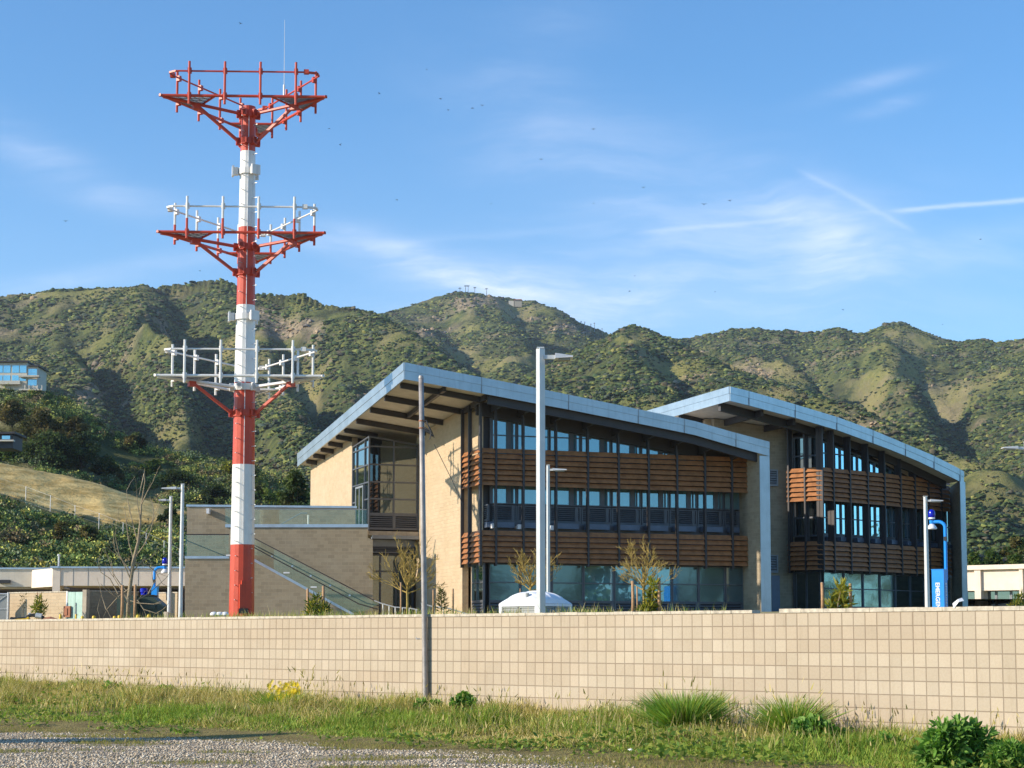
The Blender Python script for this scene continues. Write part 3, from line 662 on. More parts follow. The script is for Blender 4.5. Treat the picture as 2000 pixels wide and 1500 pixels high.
class Roof:
    """tilted, gently curved roof: front profile times a straight sweep along the left eave"""
    def __init__(s, fr, top, bot, Lxy, dz):
        s.fr = fr; a = [fr.onY(x, y, 0) for x, y in top]; b = [fr.onY(x, y, 0) for x, y in bot]
        s.tx, s.tz = [p.x for p in a], [p.z for p in a]; s.bx, s.bz = [p.x for p in b], [p.z for p in b]; s.L = Vector((Lxy[0], Lxy[1], 0)); s.dz = dz
    def zt(s, x): return interp(x, s.tx, s.tz)
    def zb(s, x): return interp(x, s.bx, s.bz)
    def under(s, x, y):
        r = y / s.L.y; return s.zb(x - s.L.x * r) + s.dz * r
    def build(s, root, seams, beams_x, beams_r, mats):
        n = 28; x0, x1 = s.tx[0], s.tx[-1]; xs = [x0 + (x1 - x0) * i / n for i in range(n + 1)]; TH = .13
        deck = MB()
        for i in range(n):
            a, b = xs[i] + (.06 if i == 0 else 0), xs[i + 1] - (.06 if i == n - 1 else 0)
            pa = [Vector((x, .06, 0)) + s.L * r + V3(0, 0, z + s.dz * r) for r in (0, 1) for x, z in ((a, s.zb(a) + .16), (b, s.zb(b) + .16))]
            pb = [Vector((x, .06, 0)) + s.L * r + V3(0, 0, z + s.dz * r - .05) for r in (0, 1) for x, z in ((a, s.zt(a)), (b, s.zt(b)))]
            deck.hexa([pa[0], pa[1], pa[3], pa[2], pb[0], pb[1], pb[3], pb[2]])
        rf = deck.build('roof', M['soffit'], root)
        fa = MB()
        for i in range(n):                                   # the front edge, an upper strip standing proud of the lower one
            a, b = xs[i], xs[i + 1]; za, zb_ = s.zt(a), s.zt(b); ba, bb = s.zb(a), s.zb(b); ma, mb = (za + ba) / 2 , (zb_ + bb) / 2
            for y0, l0, l1, h0, h1 in ((-.06, ma + .02, mb + .02, za, zb_), (-.035, ba, bb, ma + .015, mb + .015)):
                fa.hexa([(a, y0, l0), (b, y0, l1), (b, .05, l1), (a, .05, l0), (a, y0, h0), (b, y0, h1), (b, .05, h1), (a, .05, h0)])
        fa.build('fascia', M['fascia'], rf)
        fl = MB(); u = s.L.normalized(); nrm = Vector((-u.y, u.x, 0)); m2 = 10
        for i in range(m2):
            r0, r1 = i / m2, (i + 1) / m2
            for o0, lo, hi in ((.06, .52, 1.0), (.035, 0, .515)):
                c_ = []
                for kz in (0, 1):
                    for r, o1 in ((r0, o0), (r0, -.05), (r1, -.05), (r1, o0)):
                        zz = s.dz * r * 1.0; T, B = s.zt(x0) + zz, s.zb(x0) + zz; f_ = hi if kz else lo
                        p = Vector((x0, -.0, 0)) + s.L * r + nrm * o1; c_.append(p + V3(0, 0, B + (T - B) * f_))
                fl.hexa(c_)
        fl.build('fascia', M['fascia'], rf)
        for px in seams:                                     # standing seams between the fascia sheets
            p = s.fr.onY(px, 800, 0); x = p.x; sb = MB()
            sb.hexa([(x - .018, -.072, s.zb(x)), (x + .018, -.072, s.zb(x)), (x + .018, -.03, s.zb(x)), (x - .018, -.03, s.zb(x)), (x - .018, -.072, s.zt(x)), (x + .018, -.072, s.zt(x)), (x + .018, -.03, s.zt(x)), (x - .018, -.03, s.zt(x))])
            sb.build('fascia_seam', M['steelgrey'], rf)
        for r, xa, xb, hgt in beams_r:                       # steel beams under the deck, along the front
            bm_ = MB(); N = 6
            for i in range(N):
                a, b = xa + (xb - xa) * i / N, xa + (xb - xa) * (i + 1) / N; o_ = s.L * r
                za, zb_ = s.under(a + o_.x, o_.y) + .15, s.under(b + o_.x, o_.y) + .15
                bm_.hexa([(a + o_.x, o_.y - .1, za - hgt), (b + o_.x, o_.y - .1, zb_ - hgt), (b + o_.x, o_.y + .1, zb_ - hgt), (a + o_.x, o_.y + .1, za - hgt), (a + o_.x, o_.y - .1, za), (b + o_.x, o_.y - .1, zb_), (b + o_.x, o_.y + .1, zb_), (a + o_.x, o_.y + .1, za)])
            bm_.build('roof_beam', M['dark'], rf)
        for x, r0, r1, hgt in beams_x:
            bm_ = MB(); o0, o1 = s.L * r0, s.L * r1
            za, zb_ = s.under(x + o0.x, o0.y) + .15, s.under(x + o1.x, o1.y) + .15
            a, b = Vector((x + o0.x, o0.y, 0)), Vector((x + o1.x, o1.y, 0)); u2 = unit(a, b); L_ = (b - a).length
            bm_.obox(a, u2, 0, L_, -.09, .09, za - hgt, za - .02, z1b=zb_ - .02, z0b=zb_ - hgt)
            bm_.build('roof_beam', M['dark'], rf)
        return rf
def sweep(mb, poly, prof):
    """a cross-section (outward, height) carried along a polyline with mitred corners"""
    outs = []
    for o_, z in prof: outs.append([p + V3(0, 0, z) for p in inset(poly, -o_)])
    k = len(prof)
    for i in range(len(poly) - 1):
        for j in range(k):
            j2 = (j + 1) % k; mb.poly([outs[j][i], outs[j][i + 1], outs[j2][i + 1], outs[j2][i]])
    mb.poly([outs[j][0] for j in range(k)]); mb.poly([outs[j][-1] for j in reversed(range(k))])
def split_poly(poly, cuts_):
    return poly
def sunshade(root, poly, ztop, zbot, n, arms):
    """a band of tilted amber blades on dark arms"""
    sh = bpy.data.objects.new('sunshade', None); C.objects.link(sh); sh.parent = root
    for p, u in arms:
        nn = Vector((-u.y, u.x, 0))
        for z in (ztop - .10, zbot + .04): part('bracket', M['dark'], sh, lambda b: b.obox(p, nn, -.05, .8, -.04, .04, z, z + .06))
    st = (ztop - zbot) / n
    for k in range(n):
        z1 = ztop - k * st; s_ = MB()
        sweep(s_, poly, [(-.085, z1), (-.045, z1), (.11, z1 - st * .88), (.07, z1 - st * .88)])
        s_.build('slat', M['slat'], sh)
    return sh
def window(root, a, b, z0, za, zb, cols, rows, pane, pan2=None, fw=.06, depth=.12, back=.0, frame='darkg'):
    """a glazed bay from local a to b (seen left to right), sloping head za..zb; cols: [(fraction, width)], rows: heights"""
    a, b = Vector((a[0], a[1], 0)), Vector((b[0], b[1], 0)); u = unit(a, b); L_ = (b - a).length
    fb = MB(); zat = lambda f: za + (zb - za) * f
    fb.obox(a, u, 0, L_, -depth, 0, z0, z0 + fw)
    fb.obox(a, u, 0, fw, -depth, 0, z0 + fw, za - fw, z1b=zat(fw / L_) - fw); fb.obox(a, u, L_ - fw, L_, -depth, 0, z0 + fw, zat(1 - fw / L_) - fw, z1b=zb - fw)
    fb.obox(a, u, 0, L_, -depth, 0, za - fw, za, z1b=zb, z0b=zb - fw)
    for f_, w_ in cols:
        l0, l1 = f_ * L_ - w_ / 2, f_ * L_ + w_ / 2
        fb.obox(a, u, l0, l1, -depth + .003, -.003, z0 + fw, zat(l0 / L_) - fw, z1b=zat(l1 / L_) - fw)
    for z in rows:
        f1 = 1.0 if zb > z + .1 else max(.02, min(1., (z + .1 - za) / (zb - za + 1e-9)))
        if za > z + .1: fb.obox(a, u, fw, f1 * L_ - fw, -depth + .006, -.006, z - fw / 2, z + fw / 2)
    w_o = fb.build('window', M[frame], root)
    n = Vector((u.y, -u.x, 0)); p0, p1 = a + u * fw - n * (depth * .6), b - u * fw - n * (depth * .6)
    pb = MB(); pb.prism([p0 + V3(0, 0, z0 + fw), p1 + V3(0, 0, z0 + fw), p1 + V3(0, 0, zb - fw), p0 + V3(0, 0, za - fw)], -n * .02)
    pb.build('pane', M[pane], w_o)
    return w_o
def louver_panel(root, a, b, z0, z1, n, fw=.07, m='darkg', split=None):
    a, b = Vector((a[0], a[1], 0)), Vector((b[0], b[1], 0)); u = unit(a, b); L_ = (b - a).length; mb = MB()
    mb.obox(a, u, 0, L_, -.12, -.10, z0, z1, 1)
    mb.obox(a, u, 0, L_, -.098, 0, z0, z0 + fw); mb.obox(a, u, 0, L_, -.098, 0, z1 - fw, z1)
    mb.obox(a, u, 0, fw, -.098, 0, z0 + fw, z1 - fw); mb.obox(a, u, L_ - fw, L_, -.098, 0, z0 + fw, z1 - fw)
    for s_ in (split or ()): mb.obox(a, u, s_ * L_ - .09, s_ * L_ + .09, -.098, .002, z0 + fw, z1 - fw)
    st = (z1 - z0 - 2 * fw) / n; nn = Vector((u.y, -u.x, 0))
    for k in range(n):
        z = z0 + fw + k * st; p, q_ = a + u * fw, b - u * fw
        mb.hexa([p - nn * .01 + V3(0, 0, z), q_ - nn * .01 + V3(0, 0, z), q_ - nn * .09 + V3(0, 0, z + st * .6), p - nn * .09 + V3(0, 0, z + st * .6), p - nn * .01 + V3(0, 0, z + .03), q_ - nn * .01 + V3(0, 0, z + .03), q_ - nn * .09 + V3(0, 0, z + st * .6 + .03), p - nn * .09 + V3(0, 0, z + st * .6 + .03)])
    return mb.build('louver_panel', [M[m], M['black']], root)
def part(name, m, root, fn, smooth=False):
    b_ = MB(); fn(b_); return b_.build(name, m, root, smooth)

# ------------------------------------------------------------------ the nearer office building
A1 = R(19.5); Cx = P(790, 708, 93); GZ1 = site_z(Cx.x + 8, 98)
F1 = Fr(Cx.x, Cx.y, GZ1, A1)
B1 = thing('office_building', 'nearer tan block office building with amber sunshade bands and a raked zinc roof', 'building', F1.o, A1)
l_end = F1.onY(582, 886, 29); 
top1 = [(790, 708), (880, 725.6), (960, 741), (1045, 757.6), (1110, 771), (1230, 796), (1354, 822), (1430, 844), (1502, 863)]
bot1 = [(792, 741), (880, 757), (960, 772), (1045, 788), (1110, 800), (1230, 824), (1354, 849), (1430, 871), (1502, 891)]
R1 = Roof(F1, top1, bot1, (l_end.x, 29), 0); R1.dz = l_end.z - R1.zt(R1.tx[0])
RX = R1.tx[-1]
TF = 1.6                                                       # sunshade plane
corner = F1.onY(938, 900, TF); xr = F1.onY(1463, 900, TF).x; ret = F1.onX(904, 900, corner.x)
XW = corner.x
wall_t = F1.onX(818, 900, XW).y                               # where the stair glass meets the side wall
beams_r = [(r, .15, XW + (0 if r < .45 else -3.3), .30) for r in (.05, .17, .29, .41)] + [(r, .12, 2.2, .28) for r in (.52, .60, .68, .76, .84, .92)]
R1.build(B1, (1110, 1246, 1336, 1436, 940), [(XW * .5, .02, .30, .26), (XW - .05, .02, .5, .30)], beams_r, None)
# outrigger beams over the front windows
px_posts = [938, 968, 1021.5, 1085.5, 1147.5, 1207.5, 1266, 1321.5, 1376, 1428.5]
xp = [F1.onY(p, 950, TF).x for p in px_posts]
poly1 = [Vector((XW, ret.y, 0)), Vector((XW, TF, 0)), Vector((xr, TF, 0))]
zc = lambda py: F1.onY(939, py, TF).z
b1t, b1b, b2t, b2b = zc(874.4), zc(948.4), zc(1035.5), zc(1099.5)
arms = [(Vector((x, TF, 0)), Vector((1, 0, 0))) for x in xp]
sunshade(B1, poly1, b1t, b1b, 7, arms); sunshade(B1, poly1, b2t, b2b, 6, arms)
for i, x in enumerate(xp):
    part('post', M['dark'], B1, lambda b, x=x: b.box(x - .055, x + .055, TF - .13, TF + .12, b2b - .15, R1.under(x, TF) + .05))
for y in (ret.y - .05, (ret.y + TF) / 2 + .15):
    part('post', M['dark'], B1, lambda b, y=y: b.box(XW - .13, XW + .05, y - .06, y + .06, b2b - .15, R1.under(XW, y) + .05))
# deep beam under the eave and outriggers
bm, bm2 = MB(), MB()
for i in range(12):
    a, b = XW + (xr - XW) * i / 12, XW + (xr - XW) * (i + 1) / 12
    za, zb_ = R1.under(a, 2.3) + .1, R1.under(b, 2.3) + .1
    bm.hexa([(a, 2.25, za - .75), (b, 2.25, zb_ - .75), (b, 2.45, zb_ - .75), (a, 2.45, za - .75), (a, 2.25, za), (b, 2.25, zb_), (b, 2.45, zb_), (a, 2.45, za)])
    ze, zf_ = R1.under(a, .3), R1.under(b, .3)
    bm2.hexa([(a, .30, ze - .42), (b, .30, zf_ - .42), (b, .50, zf_ - .42), (a, .50, ze - .42), (a, .30, ze + .14), (b, .30, zf_ + .14), (b, .50, zf_ + .14), (a, .50, ze + .14)])
bm.build('eave_beam', M['dark'], B1); bm2.build('eave_beam', M['dark'], B1)
for x in xp[1:]:
    part('outrigger', M['dark'], B1, lambda b, x=x: b.hexa([(x - .08, .51, R1.under(x, .51) - .30), (x + .08, .51, R1.under(x, .51) - .30), (x + .08, 2.2, R1.under(x, 2.2) - .42), (x - .08, 2.2, R1.under(x, 2.2) - .42), (x - .08, .51, R1.under(x, .51) + .14), (x + .08, .51, R1.under(x, .51) + .14), (x + .08, 2.2, R1.under(x, 2.2) + .14), (x - .08, 2.2, R1.under(x, 2.2) + .14)]))
TG = TF + .95                                                 # glass line
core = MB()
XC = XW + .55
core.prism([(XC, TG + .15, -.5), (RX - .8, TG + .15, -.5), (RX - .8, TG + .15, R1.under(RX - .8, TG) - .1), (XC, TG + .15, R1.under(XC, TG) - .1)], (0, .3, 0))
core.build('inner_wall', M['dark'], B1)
zg = lambda px, py: F1.onY(px, py, TG).z
z_sill2, z_vent2a, z_vent2b, z_led = zg(1000, 985), zg(1000, 987), zg(1000, 1019), zg(1000, 1032)
z_w1top, z_w1mid, z_w1bot = zg(1180, 1104), zg(1180, 1140), zg(1180, 1176)
bx = [XW + .95] + xp[1:] + [xr - .1]
for i in range(len(bx) - 1):
    a, b = bx[i], bx[i + 1]
    g0, g1 = a + .02, b - .02
    zA, zB = R1.under(a, TG) - .62, R1.under(b, TG) - .62
    cols = [(.70, .26), (.86, .05)] if b - a > 1.1 else [(.5, .05)]
    if zB > b1b + .5:
        window(B1, (g0, TG), (g1, TG), b1t - .55, max(zA, b1t), max(zB, b1t - .3), cols, [zg(1180, 858)], 'pane')
    window(B1, (g0, TG), (g1, TG), z_sill2, b1b + .25, b1b + .25, cols, [], 'pane')
    louver_panel(B1, (g0, TG), (g1, TG), z_vent2b, z_vent2a, 7, split=(.86,))
    part('window_ledge', M['ledge'], B1, lambda b_, a=a, b=b: b_.box(a + .1, b - .35, TG - .55, TG - .12, z_led, z_led + .30))
    part('spandrel', M['darkg'], B1, lambda b_, a=a, b=b: b_.box(a, b, TG + .02, TG + .08, b2b - .1, z_vent2b))
gx = [F1.onY(p, 1140, TG - .35).x for p in (955, 1017, 1078, 1140, 1200, 1258, 1313, 1365, 1417, 1453)]
for i in range(len(gx) - 1):
    window(B1, (gx[i] + .01, TG - .35), (gx[i + 1] - .01, TG - .35), z_w1bot, z_w1top, z_w1top, [], [z_w1mid], 'pane_low' if i not in (3, 4, 5) else 'pane')
    louver_panel(B1, (gx[i] + .01, TG - .35), (gx[i + 1] - .01, TG - .35), -.1, z_w1bot - .01, 4, split=(.93,))
# the glazed return behind the side blades
zs = F1.onX(915, 1104, XW + .1).z
y1_, y2_ = F1.onX(921, 1100, XW + .25).y, TF + .25
window(B1, (XW + .25, y1_), (XW + .25, y2_), z_w1bot, z_w1top, z_w1top, [(.42, .05)], [z_w1mid], 'pane_green')
louver_panel(B1, (XW + .25, y1_), (XW + .25, y2_), -.1, z_w1bot - .01, 4)
window(B1, (XW + .9, y1_), (XW + .9, TG - .1), z_sill2, b1b + .25, b1b + .25, [(.5, .05)], [], 'pane_dark')
window(B1, (XW + .9, y1_), (XW + .9, TG - .1), b1t - .5, R1.under(XW, TG) - .5, R1.under(XW, TG) - .5, [(.5, .05)], [zg(1000, 850)], 'pane_dark')
louver_panel(B1, (XW + .6, y1_), (XW + .6, TF + .5), z_vent2b, z_vent2a, 7)
for k, (px, py) in enumerate(((963, 1027), (1014, 1029), (1077, 1031))):
    p = F1.onY(px, py, TG - .7); part('wall_lamp', M['plastic'], B1, lambda b, p=p: (b.box(p.x - .09, p.x + .09, p.y - .12, p.y + .12, p.z - .13, p.z + .13), b.box(p.x - .06, p.x + .06, p.y + .121, p.y + .6, p.z - .05, p.z + .05)))
# block walls
part('wall', M['tan'], B1, lambda b: b.prism([(XW, ret.y + .05, -.6), (XW, wall_t + .5, -.6), (XW, wall_t + .5, R1.under(XW, wall_t + .5) + .12), (XW, ret.y + .05, R1.under(XW, ret.y) + .12)], (.35, 0, 0)))
yp0, yp1 = F1.onX(925, 1000, XW).y, F1.onX(913, 1000, XW).y
part('wall_pier', M['tan'], B1, lambda b: b.box(XW + .5, XW + .9, yp0, ret.y + .04, -.6, R1.under(XW + .6, yp0) - .1))
tx0 = F1.onY(720, 950, wall_t).x; ty1 = F1.onX(687, 950, tx0).y
part('wall', M['tan'], B1, lambda b: b.prism([(tx0, ty1, -.6), (tx0, 28.4, -.6), (tx0, 28.4, R1.under(tx0, 28.4) + .12), (tx0, ty1, R1.under(tx0, ty1) + .12)], (.35, 0, 0)))
part('wall', M['tan'], B1, lambda b: b.box(tx0 + .36, RX - 1, 28.05, 28.4, -.6, R1.under(RX - 1, 28.4) - .3))
# stair tower: glass front and left side, vents and slab below
zt_ = lambda py: F1.onY(768, py, wall_t).z
rows = [zt_(y) for y in (873, 908, 942, 975)]; zbot_ = zt_(1005)
xm = F1.onY(770, 950, wall_t).x
window(B1, (tx0, wall_t), (XW - .02, wall_t), zbot_, R1.under(tx0, wall_t) - .45, R1.under(XW, wall_t) - .45, [((xm - tx0) / (XW - tx0), .09)], rows, 'pane_dark', fw=.09)
window(B1, (tx0 + .02, ty1), (tx0 + .02, wall_t + .13), zt_(1040), R1.under(tx0, ty1) - .45, R1.under(tx0, wall_t) - .45, [(.25, .06), (.74, .06)], rows, 'pane_dark', fw=.08)
dy = ty1 - wall_t
window(B1, (tx0 - .06, ty1 - dy * .27), (tx0 - .06, wall_t + dy * .28), zt_(1042), zt_(946), zt_(946), [(.5, .09)], [], 'pane_dark', fw=.11, depth=.05, frame='steelgrey')
for k in (0, 1):
    a_, b_2 = (tx0, xm) if k == 0 else (xm, XW - .02)
    louver_panel(B1, (a_, wall_t), (b_2, wall_t), zt_(1035), zbot_, 6, .09)
part('floor_slab', M['slab'], B1, lambda b: b.box(tx0 - .1, XW + .1, wall_t - .12, wall_t + 3, zt_(1046), zt_(1038)))
part('floor_beam', M['steelgrey'], B1, lambda b: b.box(tx0 + .2, XW - .02, wall_t - .2, wall_t + .1, zt_(1053), zt_(1046.3)))
part('header_panel', M['steelgrey'], B1, lambda b: b.box(tx0 + .2, XW - .02, wall_t + .5, wall_t + .6, zt_(1066), zt_(1053.3)))
louver_panel(B1, (tx0 + .2, wall_t + .5), (XW - .02, wall_t + .5), zt_(1080), zt_(1066.3), 3)
window(B1, (tx0 + .2, wall_t + .9), (XW - .02, wall_t + .9), -.3, zt_(1081), zt_(1081), [(.28, .1), (.62, .1)], [zt_(1115)], 'pane_dark', fw=.1)
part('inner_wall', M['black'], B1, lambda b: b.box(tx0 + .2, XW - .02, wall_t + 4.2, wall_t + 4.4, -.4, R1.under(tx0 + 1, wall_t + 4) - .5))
# the end wall with its metal edge
fx0, fx1 = F1.onY(1485.5, 1000, -.03).x, F1.onY(1504, 1000, -.03).x
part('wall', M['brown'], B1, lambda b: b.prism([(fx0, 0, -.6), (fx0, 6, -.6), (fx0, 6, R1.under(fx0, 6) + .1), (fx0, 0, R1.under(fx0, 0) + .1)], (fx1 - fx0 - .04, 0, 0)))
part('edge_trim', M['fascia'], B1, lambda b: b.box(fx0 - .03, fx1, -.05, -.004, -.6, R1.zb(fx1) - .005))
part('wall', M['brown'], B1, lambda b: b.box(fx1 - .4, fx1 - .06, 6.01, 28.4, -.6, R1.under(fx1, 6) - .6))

# ------------------------------------------------------------------ the further office building
Ax, Rx = P(1425, 755, 104), P(1881, 921, 117.5)
A2 = math.atan2(Rx.y - Ax.y, Rx.x - Ax.x); GZ2 = site_z(20, 107)
F2 = Fr(Ax.x, Ax.y, GZ2, A2)
B2 = thing('office_building', 'further brown block office building at the right with a bowed amber sunshade front', 'building', F2.o, A2)
Lw = F2.D((-.43 * 20, .903 * 20, 0)); pL = F2.hit(1330, 783, (0, 0), (Lw.y, -Lw.x))
top2 = [(1425, 755), (1462, 764), (1496, 773.6), (1552, 790), (1632, 814), (1702, 839.5), (1765, 866), (1820, 889), (1870, 914), (1881.5, 921)]
bot2 = [(1425, 783), (1462, 792), (1496, 801), (1552, 816), (1636, 840.5), (1678, 856), (1740, 879), (1793, 901), (1840, 924), (1881.5, 944)]
R2 = Roof(F2, top2, bot2, (Lw.x, Lw.y), 0)
R2.dz = (pL.z - R2.zt(0)) * Lw.length / max(Vector((pL.x, pL.y, 0)).length, .1)
RX2 = R2.tx[-1]
R2.build(B2, (1462, 1552, 1633, 1703, 1766, 1821, 1871), [(3.2, .03, .5, .4), (6.0, .03, .4, .4), (8.6, .03, .3, .4)], [(.07, .2, RX2 - .5, .5), (.3, .2, 9, .4), (.55, .2, 7, .4)], None)
q1 = F2.L(P(1604.5, 912, 109.7)); q0 = F2.L(P(1537, 915, 111.1)); q2 = F2.L(P(1728, 925, 114.0)); q3 = F2.L(P(1854, 941, 120.0))
poly2 = [Vector((p.x, p.y, 0)) for p in (q0, q1, q2, q3)]
zc2 = lambda py: F2.L(P(1604.5, py, 109.7)).z
c1t, c1b, c2t, c2b = zc2(912), zc2(978.5), zc2(1056.5), zc2(1113.8)
def on_poly2(px, seg):
    a, b = poly2[seg], poly2[seg + 1]; u = unit(a, b); return F2.hit(px, 950, a, (-u.y, u.x))
posts2 = [(1604.5, 1), (1626, 1), (1658.5, 1), (1693, 1), (1726, 1), (1757, 2), (1785, 2), (1811.5, 2), (1836, 2)]
pp2 = [(on_poly2(px, sg), unit(poly2[sg], poly2[sg + 1])) for px, sg in posts2]
ret2 = [(on_poly2(px, 0), unit(poly2[0], poly2[1])) for px in (1541, 1573)]
arms = [(Vector((p.x, p.y, 0)), u) for p, u in pp2 + ret2]
sunshade(B2, poly2, c1t, c1b, 7, arms); sunshade(B2, poly2, c2t, c2b, 6, arms)
for p, u in pp2 + ret2:
    part('post', M['dark'], B2, lambda b, p=p, u=u: b.obox(p, u, -.05, .05, -.12, .13, c2b - .12, R2.under(p.x, p.y) + .1))
    part('outrigger', M['dark'], B2, lambda b, p=p, u=u: b.obox(p, u, -.08, .08, -.34, -.121, c2b - .1, R2.under(p.x, p.y) + .1))
in2 = inset(poly2, .62)
def on_in2(px, seg):
    a, b = in2[seg], in2[seg + 1]; u = unit(a, b); return F2.hit(px, 950, a, (-u.y, u.x))
zi = lambda py: F2.L(P(1650, py, 112.0)).z
e2 = [on_in2(px, sg) for px, sg in ((1606, 1), (1627, 1), (1659.5, 1), (1694, 1), (1726, 1), (1757, 2), (1785, 2), (1811.5, 2), (1836, 2), (1856, 2))]
for i in range(len(e2) - 1):
    a, b = e2[i], e2[i + 1]
    zA, zB = R2.under(a.x, a.y) - .55, R2.under(b.x, b.y) - .55
    if zA > c1t + .1: window(B2, a, b, c1t - .4, zA, max(zB, c1t - .3), [(.5, .07), (.05, .2), (.97, .16)], [zi(888)], 'pane', depth=.16)
    else: part('spandrel', M['darkg'], B2, lambda b_, a=a, b=b, zA=zA: b_.obox(a, unit(a, b), 0, (b - a).length, -.1, 0, c1b + .3, zA + .6))
    window(B2, a, b, zi(1045), c1b + .25, c1b + .25, [(.5, .07), (.05, .2), (.97, .16)], [zi(1013)], 'pane' if i < 6 else 'pane_low', depth=.16)
    part('window_ledge', M['ledge'], B2, lambda b_, a=a, b=b: b_.obox(a, unit(a, b), .2, (b - a).length * .62, .05, .4, zi(1058), zi(1050)))
    part('spandrel', M['darkg'], B2, lambda b_, a=a, b=b: b_.obox(a, unit(a, b), 0, (b - a).length, -.1, -.02, c2b - .1, zi(1045.5)))
g2 = [on_in2(px, sg) for px, sg in ((1606, 1), (1646, 1), (1683, 1), (1716, 1), (1746, 2), (1775, 2), (1803, 2), (1830, 2), (1852, 2))]
for i in range(len(g2) - 1):
    window(B2, g2[i], g2[i + 1], zi(1186), zi(1117), zi(1117), [], [zi(1150)], 'pane_low')
    part('sill_panel', M['darkg'], B2, lambda b_, a=g2[i], b=g2[i + 1]: b_.obox(a, unit(a, b), 0, (b - a).length, -.1, -.01, -.4, zi(1186.5)))
ri0, ri1 = in2[0], in2[1]
for z0, za in ((c1t - .4, R2.under(ri1.x, ri1.y) - .3), (zi(1050), c1b + .25), (-.3, c2b - .02)):
    window(B2, ri0, ri1, z0, za, za, [(.48, .12), (.1, .05)], [(z0 + za) / 2] if z0 > 0 else [], 'pane_dark', fw=.1)
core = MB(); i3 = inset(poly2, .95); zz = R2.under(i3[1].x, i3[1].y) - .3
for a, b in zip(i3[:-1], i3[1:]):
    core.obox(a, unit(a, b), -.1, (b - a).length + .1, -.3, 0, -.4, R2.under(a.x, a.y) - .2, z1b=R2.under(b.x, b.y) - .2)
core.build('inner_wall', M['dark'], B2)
# block walls of the further building, square with the nearer one
eA = F2.D((math.cos(A1), math.sin(A1), 0)); wA = F2.D((-math.sin(A1), math.cos(A1), 0))
k0 = F2.L(P(1395, 900, 110.0)); k1 = F2.hit(1541, 900, k0, (wA.x, wA.y)); Lk = (Vector((k1.x - k0.x, k1.y - k0.y, 0))).length
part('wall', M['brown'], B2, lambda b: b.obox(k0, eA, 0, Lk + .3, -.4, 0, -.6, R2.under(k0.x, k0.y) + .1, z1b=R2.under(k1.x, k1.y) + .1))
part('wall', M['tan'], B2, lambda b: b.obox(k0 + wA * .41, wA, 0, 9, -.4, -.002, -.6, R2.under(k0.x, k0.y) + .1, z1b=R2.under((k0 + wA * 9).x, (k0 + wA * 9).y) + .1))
for py0, py1 in ((917, 950), (1084, 1119)):
    pa, pb = F2.hit(1500, py0, k0, (wA.x, wA.y)), F2.hit(1518.5, py1, k0, (wA.x, wA.y))
    a_ = pa - wA * .02; louver_panel(B2, a_ - wA * .1, pb - wA * .12, pb.z, pa.z, 6, .08, 'steelgrey')
pa, pb = F2.hit(1506, 1124, k0, (wA.x, wA.y)), F2.hit(1523, 1200, k0, (wA.x, wA.y))
dr = part('door', M['ledge'], B2, lambda b: b.obox(pa, eA, 0, (pb - pa).length if False else math.hypot(pb.x - pa.x, pb.y - pa.y), .005, .06, -.3, pa.z))
# end wall
f0, f1 = F2.onY(1876.5, 1000, -.03), F2.onY(1886, 1000, -.03)
fs = F2.L(P(1855.5, 1000, 121.0)); uu = unit(f0, fs)
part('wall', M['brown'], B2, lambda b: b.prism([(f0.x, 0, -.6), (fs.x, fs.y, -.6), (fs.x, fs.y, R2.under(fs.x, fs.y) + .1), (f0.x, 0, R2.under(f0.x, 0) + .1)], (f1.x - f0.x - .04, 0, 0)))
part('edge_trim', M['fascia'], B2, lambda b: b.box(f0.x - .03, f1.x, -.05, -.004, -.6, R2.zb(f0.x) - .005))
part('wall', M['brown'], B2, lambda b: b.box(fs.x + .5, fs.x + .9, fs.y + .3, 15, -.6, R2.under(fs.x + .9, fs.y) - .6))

# ------------------------------------------------------------------ stair terrace left of the nearer building
AT = R(3.); T0 = P(722, 1100, 102.6); GZT = site_z(T0.x - 5, 101)
FT = Fr(T0.x, T0.y, GZT, AT)
TT = thing('stair_terrace', 'brown block terrace with an outdoor stair and green glass railings behind the mast', 'terrace', FT.o, AT)
t3, t2, t1 = -1.9, 0., 2.1                                     # three parallel walls, front to back
hh = lambda px, py, t: FT.onY(px, py, t)
def wallpoly(pts, t, th, m='brown'):
    part('wall', M[m], TT, lambda b: b.prism([Vector((q_.x, t, q_.z)) for q_ in [hh(x, y, t) for x, y in pts]], (0, th, 0)))
wallpoly([(361, 1225), (690, 1225), (690, 1204), (497, 1097), (447, 1092), (361, 1092)], t3, .25)
wallpoly([(440, 1225), (728, 1225), (728, 1054), (718, 1050), (718, 1030), (440, 1030)], t2, .25)
wallpoly([(365, 1225), (694, 1225), (694, 993), (365, 990)], t1, .3)
def strip(name, m, a, b, t, h, d0=-.06, d1=.30):
    pa, pb = hh(*a, t), hh(*b, t)
    part(name, M[m], TT, lambda b_: b_.hexa([(pa.x, t + d0, pa.z), (pb.x, t + d0, pb.z), (pb.x, t + d1, pb.z), (pa.x, t + d1, pa.z), (pa.x, t + d0, pa.z + h), (pb.x, t + d0, pb.z + h), (pb.x, t + d1, pb.z + h), (pa.x, t + d1, pa.z + h)]))
strip('coping', 'coping', (364, 989.5), (697, 992.5), t1, .12); strip('coping', 'coping', (440, 1030), (719, 1030), t2, .18)
strip('coping', 'coping', (361, 1091), (447, 1091), t3, .14); strip('coping', 'coping', (495, 1096), (692, 1204), t3, .16)
def panel(pts, t, m='rail', name='glass_rail'):
    return part(name, M[m], TT, lambda b: b.prism([Vector((q_.x, t, q_.z)) for q_ in [hh(x, y, t) for x, y in pts]], (0, .025, 0)))
